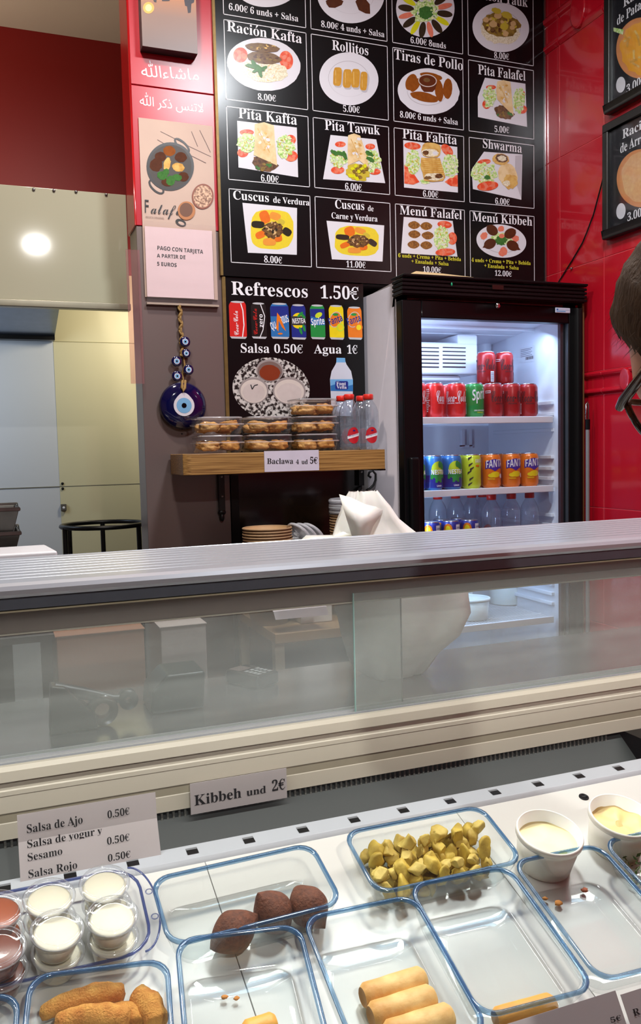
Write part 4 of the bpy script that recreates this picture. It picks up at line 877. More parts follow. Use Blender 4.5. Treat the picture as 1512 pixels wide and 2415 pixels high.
# evaporator cover
b = MB(); e0 = atY(1128, 884, 2.66); e1 = atY(1080, 796, 2.66)
zb_, zm_, ztp = e0.z, atY(1000, 806, 2.66).z, e1.z
b.box(IX0, e0.x, 2.66, IYB, zb_, zm_, lin_); b.box(e1.x, e0.x, 2.66, IYB, zm_-.01, ztp+.012, lin_); b.box(IX0, e0.x-.06, 2.68, IYB, zb_-.022, zb_-.001, lin_); ev = b.build('fan_cover', fr_, bevel=.008, seg=3)
b = MB()
for k in range(6):
    yy = 820+9.1*k
    for xa, xb in ((985, 1035.5), (1044.5, 1098.5)): q0, q1 = atY(xa, yy-1.9, 2.659), atY(xb, yy+1.9, 2.659); b.box(max(q0.x, IX0+.002), q1.x, 2.6585, 2.664, q1.z, q0.z, M('vent_dark', (30, 26, 40), .6))
b.build('vent_slots', ev)
b = MB(); b.box(1.70, 1.712, IYB-.02, IYB-.001, 1.50, 1.565, lin_); b.box(1.732, 1.744, IYB-.02, IYB-.001, 1.50, 1.565, lin_); b.box(1.70, 1.744, IYB-.02, IYB-.001, 1.495, 1.505, lin_); b.build('drain_clip', fr_)
# information label on the inner wall
p = Print(lambda x, y: atX(x, y, IX1), (-1, 0, 0), .0006); gr = M('label_grey_print', (120, 122, 134), .5); lw = M('label_white', (222, 224, 232), .5)
p.poly([(1226, 822), (1262, 814), (1262, 852), (1226, 856)], lw); p.k += .0003
for i in range(5): p.line((1229, 826+4*i), (1256-3*(i % 2), 820+4*i), 1.2, gr)
for i in range(9): p.line((1241+2.1*i, 842-.4*i), (1241+2.1*i, 849-.4*i), 1.2 if i % 3 else .7, black_ink)
p.build('rating_label', fr_)
for x in (1.25, 1.86):
    for y in (2.5, 3.04):
        b = MB(); b.lathe([(.02, 0), (.02, .10)], black_plastic, (x, y, 0), 12); b.build('foot', fr_)
b = MB(); b.box(1.9015, 1.9095, 2.405, 2.43, .02, 1.985, M('brown_wood_strip', (104, 74, 40), .6, scale=10)); o = b.build('wood_strip'); tag(o, 'thin brown wooden strip upright between the fridge and the red wall', 'strip')
pl = thing('mop_pole', 'grey pole with a black grip and chrome hook beside the fridge', 'pole', (1.905, 2.35, 0))
q0 = atY(1386, 1010, 2.37); q1 = atY(1386, 948, 2.37)
b = MB(); b.tube([(q0.x, 2.37, .0), (q0.x, 2.37, q0.z)], .007, M('pole_grey', (134, 132, 134), .4, .3), 10); b.build('shaft', pl)
b = MB(); b.tube([(q0.x, 2.37, q0.z-.004), (q0.x, 2.37, q0.z+.03)], .0085, black_plastic, 10); b.build('grip', pl)
b = MB(); b.tube([(q0.x+.004, 2.37, q0.z+.03), (q0.x+.004, 2.37, q1.z-.01), (q0.x, 2.37, q1.z), (q0.x-.006, 2.37, q1.z-.008), (q0.x-.007, 2.37, q0.z+.03)], .0032, M('chrome', (200, 196, 196)), 8); b.build('hook', pl)
# sheet of card on the fridge top
A0, B0 = atY(975, 634, 2.40), atY(1150, 650, 2.40)
b = MB(); b.prism([(A0.x, 2.0372), (A0.x+.01, 2.052), (A0.x+.09, 2.050), (B0.x, 2.041), (B0.x, 2.0372)], 'y', 2.40, 2.55, M('beige_card', (226, 196, 146), .7, scale=8)); o = b.build('card_sheet'); tag(o, 'beige sheet of card lying on top of the fridge', 'card')
# ------------------------------------------------------------------ cans
CR, CH = .0325, .1155
can_prof = [(CR*.80, .0), (CR*.86, .003), (CR, .011), (CR, CH-.014), (CR*.90, CH-.006), (CR*.83, CH-.003)]
def can_proto(kind, body, deco, col='black'):
    t = thing('drink_can', kind, 'can'); b = MB(); b.lathe(can_prof, CK[body], seg=36); b.build('body', t, True)
    b = MB(); b.lathe([(CR*.83, CH-.003), (CR*.85, CH), (CR*.79, CH), (CR*.77, CH-.004), (0, CH-.004)], M('can_aluminium', (196, 196, 204), .25, .9), seg=30); b.lathe([(0, .002), (CR*.80, 0)], M('can_aluminium', (0, 0, 0)), seg=30)
    b.add([(.004*math.cos(t_)*.9, -.006+.009*math.sin(t_), CH-.003) for t_ in [2*math.pi*i/12 for i in range(12)]], [tuple(range(12))], M('can_aluminium', (0, 0, 0))); b.build('lid', t, True)
    c_ = Cyl(CR+.0002); deco(c_); c_.build('label', t); return t
def barcode(c_, u, v):
    c_.rect(u, u+.014, v, v+.036, white_ink)
    for i in range(9): c_.rect(u+.001, u+.013, v+.003+.0034*i, v+.0045+.0034*i, black_ink); c_.k -= .00012
def deco_cola(c_): c_.text('Coca-Cola', -.036, .052, .086, .040, white_ink, 'script', 0); c_.text('ORIGINAL TASTE', -.028, .046, .05, .0035, white_ink, 'sans'); barcode(c_, .048, .012); c_.text('Coca-Cola', .044, .09, .022, .006, white_ink, 'serif'); [c_.rect(-.078, -.062+.008*random.random(), .02+.006*i, .0225+.006*i, white_ink) for i in range(13)]
def deco_zero(c_): c_.text('Coca-Cola', -.036, .052, .086, .040, black_ink, 'script', 0); c_.text('ZERO AZUCAR', -.018, .044, .03, .004, black_ink, 'sans'); barcode(c_, .030, .010); c_.rect(-.055, -.035, .082, .090, white_ink); c_.rect(-.054, -.036, .084, .088, CK['dred'])
def deco_sprite(c_): c_.text('Sprite', -.028, .056, .068, .034, white_ink, 'sans', .15); c_.text('LIMA LIMON NATURAL', -.022, .021, .044, .0042, white_ink, 'sans'); c_.text('LIMONADA', -.012, .014, .024, .0042, CK['lime'], 'sans')
def deco_nestea(c_):
    c_.rect(-.1, .1, .008, .050, CK['navy']); c_.ell(0, .066, .026, .030, CK['lime'])
    for i in range(7): u = -.024+.008*i; c_.strips(u-.004, u+.004, lambda x: .055, lambda x, u=u, i=i: .020+.010*(i % 2)+abs(u)*.7, CK['green'], 3)
    for a, cu, cv in ((.5, .012, .082), (1.1, .004, .086), (-.2, .018, .076)): c_.ell(cu, cv, .006, .011, CK['green'])
    c_.text('NESTEA', -.026, .052, .052, .015, white_ink, 'sans'); c_.text('Limón', -.008, .012, .018, .006, white_ink, 'sans')
def deco_fanta(c_):
    c_.strips(-.034, .038, lambda u: .094+.004*math.cos(u*90), lambda u: .056+.010*abs(math.sin(u*70)), M('can_violet', (58, 44, 150), .3), 24); c_.text('FANTA', -.032, .068, .066, .024, white_ink, 'sans', .08)
    c_.ell(.002, .045, .018, .010, CK['yellow']); c_.ell(-.012, .042, .012, .007, CK['yellow']); c_.ell(.026, .040, .007, .008, white_ink); c_.text('NARANJA', -.024, .028, .024, .005, CK['yellow'], 'sans')
def deco_lime(c_):
    c_.text('FANTA', -.004, .086, .030, .012, white_ink, 'sans', .1); c_.rect(-.002, .012, .074, .080, CK['pumpkin'] if 'pumpkin' in CK else CK['orange'])
    for i, (u, v) in enumerate(((-.028, .10), (-.026, .078), (-.030, .052), (-.024, .03), (-.028, .012), (-.022, .064))): c_.strips(u, u+.013, lambda x, u=u, v=v: v+.004+.5*(x-u), lambda x, u=u, v=v: v-.004+.9*(x-u), black_ink, 4)
def deco_aq(c_): c_.ell(-.022, .085, .016, .022, CK['orange']); c_.ell(-.022, .085, .010, .015, CK['yellow']); c_.rect(.006, .024, .082, .104, white_ink); c_.text('LIMON', .007, .09, .016, .006, CK['navy'], 'sans'); c_.text('ENERGY', -.02, .04, .05, .016, white_ink, 'sans')
def can_at(pt, px, yb, Y, z, label, group, rz=0, first=[]):
    q = atY(px, yb, Y)
    if pt.name in first: o = dup(pt, label, (q.x, Y+CR, z), (0, 0, rz), group)
    else: first.append(pt.name); o = pt; o.location = (q.x, Y+CR, z); o.rotation_euler = (0, 0, rz); o['label'] = label; o['group'] = group
    return o
pc = can_proto('a', 'red', deco_cola); pz = can_proto('b', 'dred', deco_zero); ps = can_proto('c', 'green', deco_sprite); pn = can_proto('d', 'blue', deco_nestea); pf = can_proto('e', 'orange', deco_fanta); pl_ = can_proto('f', 'lime', deco_lime); pa = can_proto('g', 'navy', deco_aq)
gA, gB, gC = 'cans on the upper fridge shelf', 'cans on the middle fridge shelf', 'cans on the low fridge shelf'
zA, zB, zC = shz['A']+.0005, shz['B']+.0005, shz['C']+.0005
YF = 2.470
for pt, px, lab, rz in ((pc, 994, 'red cola can with white script half hidden by the left door frame, upper fridge shelf', -.2), (pc, 1036, 'red cola can with small print, second from left on the upper fridge shelf', .75), (pc, 1088, 'red cola can showing its barcode, just left of the green can', -.75),
                        (ps, 1131, 'green lemon-lime can on the upper fridge shelf', .1), (pz, 1176, 'red cola can with black script directly right of the green can', .25), (pz, 1219, 'red cola can with black script, second right of the green can', -.35), (pz, 1259, 'red cola can with black script at the right end of the upper fridge shelf', -.3)):
    can_at(pt, px, 980, YF, zA, lab, gA, rz)
for px, lab in ((1013, 'first'), (1066, 'second'), (1110, 'third'), (1150, 'fourth'), (1196, 'fifth'), (1238, 'sixth')):
    can_at(pc if px < 1120 else pz, px, 980, YF+.075, zA, 'red can in the second row of the upper fridge shelf, %s from the left' % lab, gA, 1.9)
can_at(pz, 1159, 905, YF+.075, zA+CH+.0004, 'left one of two dark red cans stacked on top of the upper row', gA, -1.0)
can_at(pz, 1201, 905, YF+.075, zA+CH+.0004, 'right one of two dark red cans stacked on top of the upper row', gA, .1)
for pt, px, lab, rz in ((pn, 992, 'blue lemon tea can half hidden by the left door frame, middle fridge shelf', -.1), (pn, 1033, 'blue lemon tea can, second from left on the middle fridge shelf', .1), (pn, 1078, 'blue lemon tea can just left of the lime yellow can', -.1), (pl_, 1124, 'lime yellow lemon soda can on the middle fridge shelf', 0),
                        (pf, 1171, 'orange soda can directly right of the lime yellow can', -.15), (pf, 1218, 'orange soda can between two other orange ones on the middle fridge shelf', -.05), (pf, 1261, 'orange soda can at the right end of the middle fridge shelf', -.05)):
    can_at(pt, px, 1150, YF, zB, lab, gB, rz)
for px, lab in ((1012, 'first'), (1056, 'second'), (1102, 'third'), (1150, 'fourth'), (1195, 'fifth'), (1238, 'sixth')):
    can_at(pn if px < 1080 else (pl_ if px < 1120 else pf), px, 1150, YF+.072, zB, 'can in the second row of the middle fridge shelf, %s from the left' % lab, gB, 1.6)
for px, lab, Y in ((985, 'dark blue can half hidden by the left door frame, low fridge shelf', YF), (1027, 'dark blue can with a white patch, second of the low front row', YF), (1074, 'dark blue can with a white patch, third of the low front row', YF), (1119, 'dark blue can at the right end of the low row, beside the clear bottles', YF),
                   (1008, 'dark blue can behind the low front row, at the left', YF+.068), (1052, 'dark blue can behind the low front row, in the middle', YF+.068), (1094, 'dark blue can behind the low front row, at the right', YF+.068)):
    can_at(pa, px, 1250, Y, zC, lab, gC, -.1)
# bottles in the fridge
hb2 = atY(1210, 1163, 2.51).z-zC
for px, lab, Y in ((1163, 'red-capped clear bottle in the fridge, leftmost of the front three', 2.505), (1210, 'red-capped clear bottle in the fridge, middle of the front three', 2.505), (1253, 'red-capped clear bottle in the fridge, rightmost of the front three', 2.505),
                   (1036, 'clear bottle at the back of the fridge, leftmost behind the dark blue cans', 2.66), (1078, 'clear bottle at the back of the fridge, second behind the dark blue cans', 2.66), (1116, 'clear bottle at the back of the fridge, third behind the dark blue cans', 2.66), (1142, 'clear bottle at the back of the fridge, just left of the front three bottles', 2.66)):
    o = dup(bt, lab, (atY(px, 1200, Y).x, Y+.01, zC), (0, 0, 0), 'clear bottles in the fridge'); o.scale = (1.0, 1.0, hb2/hh)
# tubs on the lowest visible shelf, seen through the counter glass
tubm = M('white_tub_plastic', (224, 228, 224), .35, var=.02, trans=.1)
def tub(px, py, Y, r, h, z, label, name='white_tub'):
    q = atY(px, py, Y); t = thing(name, label, 'tub', (q.x, Y, z), 'white tubs in the fridge')
    b = MB(); b.lathe([(0, .002), (r*.84, 0), (r*.86, .002), (r*.97, h), (r*.93, h), (r*.82, .004), (0, .004)], tubm, (q.x, Y, z), 36); b.build('body', t)
    b = MB(); b.lathe([(r*.97, h-.010), (r*1.02, h-.010), (r*1.02, h), (r*.92, h+.001), (r*.92, h-.004)], tubm, (q.x, Y, z), 36); b.build('rim', t)
zD = shz['D']+.0005
tub(1114, 1440, 2.56, .062, .075, zD, 'round white tub at the front of the lowest visible fridge shelf')
tub(1075, 1430, 2.72, .066, .085, zD, 'round white tub behind the front one on the lowest visible fridge shelf')
tub(1192, 1420, 2.76, .070, .14, zD, 'tall white tub at the back of the lowest visible fridge shelf')
# ------------------------------------------------------------------ the refrigerated display counter
CXA, CXB = -.85, 1.86
dc = thing('display_counter', 'refrigerated glass display counter with a ribbed silver top', 'display counter', (.5, 1.0, 0))
ZTOP = 1.340
prof = []
ys_ = 1.150
for k in range(9):
    y0 = 1.150+.0300*k; y1 = y0+.0300
    prof += [(y0+.0012, ZTOP), (y1-.0046, ZTOP), (y1-.0038, ZTOP-.0045), (y1-.0004, ZTOP-.0045)]
prof += [(1.424, ZTOP), (1.424, ZTOP-.03), (1.150, ZTOP-.03), (1.134, ZTOP-.019)]
for a in (-75, -50, -25, 0, 25, 50, 75): t = math.radians(180+a*-1); prof.append((1.138+.013*math.cos(t)*1.1, ZTOP-.010+.0095*math.sin(t)*1.0 if True else 0))
nose = [(1.140, ZTOP-.0195), (1.130, ZTOP-.018), (1.1245, ZTOP-.0135), (1.1245, ZTOP-.008), (1.129, ZTOP-.003), (1.138, ZTOP)]
prof = prof[:-8]+[(1.150, ZTOP-.03), (1.150, ZTOP-.0195)]+nose
b = MB(); b.prism(prof, 'x', CXA, CXB, alu); o = b.build('ribbed_top', dc)
b = MB(); b.prism([(1.134, 1.3205), (1.134, 1.306), (1.139, 1.304), (1.16, 1.306), (1.16, 1.3205)], 'x', CXA, CXB, M('dark_glass_rail', (98, 104, 114), .4, .4)); b.prism([(1.1335, 1.3045), (1.1335, 1.3025), (1.142, 1.3025), (1.142, 1.3045)], 'x', CXA, CXB, M('pale_seal', (164, 158, 132), .5)); b.build('front_rail', dc)
# curved front glass
gp = [(1.139, 1.304), (1.07, 1.288), (.98, 1.250), (.88, 1.188), (.78, 1.10), (.69, .985), (.635, .87), (.61, .755)]
b = MB(); b.sheet(gp, 'x', CXA, CXB, clear('counter_glass', (253, 254, 253), .12, .38, .006)); b.build('front_glass', dc)
# rear top rail, sliding panes and their track
rr = M('rear_rail_grey', (120, 112, 104), .45, .1)
b = MB(); b.box(CXA, CXB, 1.398, 1.424, 1.223, 1.3095, rr); b.box(CXA, CXB, 1.394, 1.398, 1.260, 1.3095, M('rear_rail_reflection', (92, 80, 78), .5)); b.box(CXA, CXB, 1.396, 1.402, 1.221, 1.2235, M('rail_edge_pale', (170, 166, 152), .4)); b.build('rear_rail', dc)  # darker upper band paints a reflection onto the rail
x1 = atY(945, 1410, 1.405).x; x2 = atY(838, 1560, 1.388).x
paneg = clear('sliding_glass', (245, 248, 247), .5, .04, .19, hazecol=(208, 214, 210)); gedge = M('green_glass_edge', (150, 190, 184), .3)  # pale haze in the panes imitates a veil of light
b = MB(); b.box(CXA, x1, 1.4045, 1.4085, 1.018, 1.24, paneg); pn_ = b.build('sliding_pane', dc)
b = MB(); b.box(x1, x1+.0012, 1.4045, 1.4085, 1.018, 1.24, M('pane_edge_dark', (96, 104, 100), .3)); b.build('pane_edge', pn_)
b = MB(); b.box(x2, CXB, 1.388, 1.392, 1.018, 1.24, paneg); pn_ = b.build('sliding_pane', dc)
b = MB(); b.box(x2-.0016, x2, 1.388, 1.392, 1.018, 1.24, gedge); b.build('pane_edge', pn_)
creamp = M('cream_enamel', (204, 197, 180), .4, var=.03, scale=4); creamd = M('cream_groove', (160, 152, 132), .5)
b = MB(); b.prism([(1.360, 1.000), (1.360, 1.0165), (1.364, 1.0235), (1.372, 1.0235), (1.374, 1.019), (1.43, 1.019), (1.43, 1.000)], 'x', CXA, CXB, creamp)
for y in (1.380, 1.398, 1.414): b.box(CXA, CXB, y, y+.004, 1.018, 1.0235, alu)
b.build('track', dc)
b = MB(); b.prism([(1.366, 1.000), (1.366, .986), (1.3645, .984), (1.3645, .977), (1.3655, .976), (1.3655, .949), (1.3675, .947), (1.3675, .934), (1.3665, .932), (1.3665, .9065), (1.40, .9065), (1.40, 1.0)], 'x', CXA, CXB, creamp); b.build('rear_panel', dc)
b = MB(); b.box(CXA, CXB, 1.3672, 1.372, .9335, .9475, creamd); b.build('panel_groove', dc)
evm = M('evaporator_grey', (66, 70, 70), .55, var=.06, scale=6)
XE = 1.185
b = MB(); b.prism([(1.398, .93), (1.385, .90), (1.30, .838), (1.235, .838), (1.235, .80), (1.40, .80), (1.42, .93)], 'x', CXA, XE, evm); b.build('evaporator_cover', dc)
b = MB(); b.box(XE, CXB, 1.20, 1.42, .80, .9065, black_plastic); b.build('end_cheek', dc)
b = MB()
x = -.25
while x < 1.15: b.box(x, x+.0035, 1.372, 1.386, .890, .9065, M('reflection_pale', (112, 113, 108), .5)); x += .0098  # row of small pale teeth models a serrated reflection
b.build('reflection_teeth', dc)
railm = M('grey_white_rail', (184, 189, 196), .4, var=.02)
b = MB(); b.prism([(1.2255, .9085), (1.222, .912), (1.189, .9075), (1.184, .901), (1.180, .885), (1.2255, .885)], 'x', CXA, XE+.03, railm); b.build('tag_rail', dc, bevel=.001)
b = MB()
for k in range(-2, 12):
    q = atZ(455, 2011, .9095) if k == 0 else None
xs_ = [atZ(px, py, .9095).x for px, py in ((455, 2011), (590, 1984), (718, 1958), (838, 1933), (953, 1910), (1062, 1888), (1167, 1867), (1266, 1847), (1362, 1828), (1453, 1809))]
dx_ = (xs_[-1]-xs_[0])/9
for k in range(-5, 10):
    x = xs_[0]+dx_*k
    b.add([(x-.0085, 1.1975, .9091), (x+.0085, 1.1975, .9091), (x+.0085, 1.2135, .9113), (x-.0085, 1.2135, .9113)], [(0, 1, 2, 3)], black_plastic)
    b.add([(x-.0085, 1.2090, .9108), (x+.0085, 1.2090, .9108), (x+.0085, 1.2135, .9114), (x-.0085, 1.2135, .9114)], [(0, 1, 2, 3)], M('slot_lip', (120, 122, 126), .5))
b.build('tag_slots', dc)
deckm = M('white_deck_enamel', (226, 225, 220), .22, var=.02, scale=5)
sx = [-.85, -.58, -.16, .2605, .682, 1.10, 1.50, 1.86]
for xa, xb in zip(sx, sx[1:]):
    b = MB(); vs = []
    for w in (-.012, 0):
        for v in (-.50, .092):
            for x in (xa+.0006, xb-.0006): vs.append(dwor(x, v, w))
    b.add(vs, [(0, 2, 3, 1), (4, 5, 7, 6), (0, 1, 5, 4), (2, 6, 7, 3), (0, 4, 6, 2), (1, 3, 7, 5)], deckm); b.build('deck_panel', dc, bevel=.0008)
b = MB(); b.prism([(.60, .0), (.60, .755), (.64, .715), (1.19, .86), (1.24, .80), (1.42, .80), (1.42, .0)], 'x', CXA, CXB, M('counter_body_grey', (92, 92, 94), .5)); b.build('body', dc)
q = deck(1377, 1880, 0); b = MB(); ax_ = (V((1, 0, 0)), DV, DW); b.lathe([(.0085, .0), (.0085, .0012), (.0060, .0016), (.0056, .0006), (0, .0006)], black_plastic, q, 24, ax=ax_); b.build('grommet', dc)
b = MB(); b.box(-.62, 1.72, 1.172, 1.20, 1.300, 1.3095, white_plastic); b.build('lamp_housing', dc)
wkm = M('worktop_steel', (150, 150, 154), .22, .9, var=.08, scale=5, stretch=(1, 70, 70))
b = MB(); b.box(CXA, CXB, 1.43, 1.815, .975, 1.0, wkm); b.build('rear_worktop', dc, bevel=.003)
b = MB(); b.box(CXA, CXB, 1.43, 1.75, .60, .975, M('counter_body_grey', (0, 0, 0))); b.build('rear_cabinet', dc)
# price signs in the case
F_SIGN = M('sign_paper', (214, 206, 206), .75, var=.03, scale=8)
_nt = F_SIGN.node_tree; _tl = _nt.nodes.new('ShaderNodeBsdfTranslucent'); _tl.inputs[0].default_value = S(206, 202, 206); _mx = _nt.nodes.new('ShaderNodeMixShader'); _mx.inputs[0].default_value = .4
_nt.links.new(_nt.nodes['Principled BSDF'].outputs[0], _mx.inputs[1]); _nt.links.new(_tl.outputs[0], _mx.inputs[2]); _nt.links.new(_mx.outputs[0], _nt.nodes['Material Output'].inputs[0])
YS = 1.236
sg = thing('price_sign', 'tall white sauce price sign with four lines standing behind the sauce cups', 'sign', (.13, YS, .91))
a, c = atY(40, 1926, YS), atY(368, 1872, YS); zf = (atY(40, 1991, YS).z+atY(370, 1926, YS).z)/2; zt2 = (a.z+c.z)/2; zb2 = atY(372, 2018, YS-.010).z-.004
def bent(b, x0, x1, mat, off=0):  # fold shaped so the lower half catches more light
    b.add([(x0, YS-off, zf), (x1, YS-off, zf), (x1, YS+.006-off, zt2), (x0, YS+.006-off, zt2), (x0, YS-.030-off, zb2), (x1, YS-.030-off, zb2)], [(0, 1, 2, 3), (4, 5, 1, 0)], mat)
b = MB(); bent(b, a.x, c.x, F_SIGN); b.build('card', sg, solid=.0006)
def fsign(x, y):
    q = atY(x, y, YS)
    if q.z < zf:
        n = V((0, -(zf-zb2), .030)).normalized(); o = V((0, YS, zf)); d = ray(x, y); return EYE+d*((o-EYE).dot(n)/d.dot(n))
    n = V((0, -(zt2-zf), .006)).normalized(); o = V((0, YS, zf)); d = ray(x, y); return EYE+d*((o-EYE).dot(n)/d.dot(n))
p = Print(fsign, (0, -1, .1), .0010)
for t, p0, p1, cap in (('Salsa de Ajo', (62, 1965), (196, 1941), 21), ('0.50€', (253, 1930), (306, 1920), 18), ('Salsa de yogur y', (63, 2000), (241, 1966), 20), ('Sesamo', (64, 2031), (148, 2014), 20), ('0.50€', (252, 1992), (306, 1981), 18), ('Salsa Rojo', (66, 2071), (183, 2047), 21), ('0.50€', (254, 2032), (308, 2021), 18)): p.text(t, p0, p1, cap, black_ink)
p.build('lettering', sg)
YK = 1.357
sg = thing('price_sign', 'small white kibbeh price sign stuck on the cream panel at the back of the case', 'sign', (.37, 1.36, .9))
a, c = atY(448, 1850, YK), atY(677, 1870, YK)
b = MB(); b.box(a.x, c.x, YK, YK+.0012, atY(450, 1922, YK).z, atY(448, 1849, YK).z, F_SIGN); b.build('card', sg)
p = Print(pp(YK), (0, -1, 0), .0005); p.text('Kibbeh', (458, 1900), (570, 1880), 24, black_ink); p.text('und', (581, 1877), (628, 1869), 17, black_ink); p.text('2€', (641, 1866), (673, 1860), 25, black_ink); p.build('lettering', sg)
YB = .715
for lab, x0, x1, txt in (('grey price sign ending in 5 euro at the front of the case', (1180, 2420), (1451, 2350), [('5€', (1440, 2413), (1466, 2405), 12)]), ('grey price sign at the lower right corner, cut off by the picture edge', (1463, 2346), (1640, 2300), [('R', (1494, 2397), (1510, 2392), 16), ('e', (1512, 2392), (1522, 2389), 12)])):
    A0, B0 = atY(*x0, YB), atY(*x1, YB); zz = max(A0.z, B0.z); t = thing('price_sign', lab, 'sign', ((A0.x+B0.x)/2, YB, zz-.09))
    b = MB(); b.add([(A0.x, YB, zz), (B0.x, YB, zz), (B0.x, YB-.055, zz-.085), (A0.x, YB-.055, zz-.085)], [(3, 2, 1, 0)], F_SIGN); b.build('card', t, solid=.0006)
    def fslope(x, y, o=V((0, YB, zz)), n=V((0, -.085, .055)).normalized()): d = ray(x, y); return EYE+d*((o-EYE).dot(n)/d.dot(n))
    p = Print(fslope, (0, -.085, .055), .001)
    for q in txt: p.text(*q, black_ink, 'serif', (0, .055, .085))
    p.build('lettering', t)
# ------------------------------------------------------------------ glass dishes on the tilted deck
dishg = clear('dish_glass', (251, 253, 253), .9, .02, .02, hazecol=(214, 220, 224)); dishrim = clear('dish_rim_blue', (170, 202, 226), 1.6, .06, .34, hazecol=(62, 108, 156))
DH = .050
def rloop(hw, hd, r, w, n=6):
    pts = []
    for sx, sy, a0 in ((1, 1, 0), (-1, 1, 90), (-1, -1, 180), (1, -1, 270)):
        for k in range(n): t = math.radians(a0+90*k/(n-1)); pts.append(V((sx*(hw-r)+r*math.cos(t), sy*(hd-r)+r*math.sin(t), w)))
    return pts
def glass_dish(TL, TR, BL=None, BR=None, depth=None, label='', rz=None, width=None, h=DH):
    a, c = dloc(deck(*TL, h)), dloc(deck(*TR, h))
    ang = math.atan2(c.y-a.y, c.x-a.x) if rz is None else rz
    w = width or (V((c.x-a.x, c.y-a.y, 0))).length
    if BL and BR:
        e, g = dloc(deck(*BL, h)), dloc(deck(*BR, h)); depth = ((V((a.x-e.x, a.y-e.y, 0))).length+(V((c.x-g.x, c.y-g.y, 0))).length)/2; w = (w+(V((g.x-e.x, g.y-e.y, 0))).length)/2
        cx = (a.x+c.x+e.x+g.x)/4; cy = (a.y+c.y+e.y+g.y)/4
    else:
        cx = a.x+(w/2)*math.cos(ang)+(depth/2)*math.sin(ang); cy = a.y+(w/2)*math.sin(ang)-(depth/2)*math.cos(ang)
    t = thing('glass_dish', label, 'dish', dwor(cx, cy, .0004), 'rectangular glass dishes')
    X = V((math.cos(ang), 0, 0))+DV*math.sin(ang); Y = -V((math.sin(ang), 0, 0))+DV*math.cos(ang)
    m = Matrix((X, Y, DW)).transposed().to_4x4(); m.translation = dwor(cx, cy, .0004); t.matrix_basis = m
    hw, hd = w/2+.003, depth/2+.003; r = .026
    b = MB(); b.loft([rloop(hw*.80, hd*.80, r*.8, .0), rloop(hw*.84, hd*.83, r*.85, .003), rloop(hw*.90, hd*.89, r*.9, h*.35), rloop(hw*.965, hd*.96, r*.95, h*.8), rloop(hw-.003, hd-.003, r, h)], dishg, True)
    b.loft([rloop(hw*.80, hd*.80, r*.8, .0), rloop(hw*.5, hd*.5, r*.5, .0008)], dishg, True, False, True)
    b.loft([rloop(hw-.008, hd-.008, r, h), rloop(hw*.88, hd*.87, r*.9, h*.3), rloop(hw*.81, hd*.80, r*.8, .006), rloop(hw*.77, hd*.76, r*.7, .0045), rloop(hw*.4, hd*.4, r*.4, .004)], dishg, True, False, True)
    b.build('bowl', t, True)
    b = MB(); b.loft([rloop(hw-.0075, hd-.0075, r-.003, h-.002), rloop(hw-.006, hd-.006, r-.002, h+.0012), rloop(hw-.0035, hd-.0035, r-.001, h+.0018), rloop(hw-.0012, hd-.0012, r, h+.0006), rloop(hw-.001, hd-.001, r, h-.002), rloop(hw-.003, hd-.003, r, h-.0036)], dishrim, True); b.build('rim', t, True)
    t['dims'] = (cx, cy, w, depth, ang)
    return t
D2 = glass_dish((365, 2072), (740, 1988), (390, 2234), (803, 2132), label='glass dish holding three brown kibbeh')
D3 = glass_dish((820, 1962), (1135, 1900), (880, 2116), (1230, 2026), label='glass dish full of yellow chicken chunks')
D7 = glass_dish((967, 2088), (1200, 2042), (1130, 2402), (1405, 2332), label='glass dish with a single roll by its front rim, right of the three spring rolls')
dep = D7['dims'][3]
D8 = glass_dish((1207, 2032), (1408, 1987), depth=dep, label='nearly empty glass dish with crumbs, in front of the cream tub', rz=-.03)
D5 = glass_dish((415, 2216), (706, 2180), depth=dep, label='nearly empty glass dish in front of the kibbeh dish')
D6 = glass_dish((713, 2165), (966, 2096), depth=dep, label='glass dish holding three golden spring rolls', rz=-.03)
D4 = glass_dish((70, 2302), (396, 2262), depth=dep*.8, label='glass dish of fried chicken strips in front of the sauce tray')
D0 = glass_dish((-240, 2385), (46, 2340), depth=dep*.8, label='glass dish at the lower left corner, mostly out of the picture')
D9 = glass_dish((1420, 1985), (1720, 1920), depth=.118, label='glass dish of chopped green herbs at the right edge', rz=0)
for k in list(bpy.data.objects):
    if 'dims' in k.keys(): del k['dims']
def food(mb, name, label, cat, pos, rot=None, group=None):
    o = mb.build(name); o.location = pos
    if rot is not None: o.rotation_euler = rot
    return tag(o, label, cat, group)
kibm = M('kibbeh_crust', (112, 62, 36), .75, scale=160, col2=(74, 38, 20), bump=.5, bscale=300, contrast=(.3, .75))
def kibbeh(seed, L=.037, R=.0262):
    b = MB(); pr = []
    for i in range(19):
        t = i/18; s = math.sin(math.pi*t); z = -L+2*L*t; r = R*(s**.78 if t < .5 else (max(s, 0)**1.0)); pr.append((max(r, .0003), z))
    b.lathe(pr, kibm, seg=28)
    for i, v in enumerate(b.v): q = V(v); k = 1+.05*noise.noise(q*60+V((seed*3, 0, 0))); b.v[i] = tuple(q*k)
    return b
def aim(d): return V(d).to_track_quat('Z', 'Y').to_euler()
for px, py, d, lab in ((553, 2196, (.9, .25, .25), 'brown kibbeh on the left in the glass dish, its point towards the right'), (643, 2150, (-.5, .2, .75), 'brown kibbeh in the middle of the three, its point upwards left'), (729, 2140, (.25, -.9, -.1), 'round looking brown kibbeh on the right of the three')):
    food(kibbeh(px), 'kibbeh', lab, 'kibbeh', deck(px, py, .031), aim(V((d[0], 0, 0))+DV*d[1]+DW*d[2]), 'kibbeh in the glass dish')
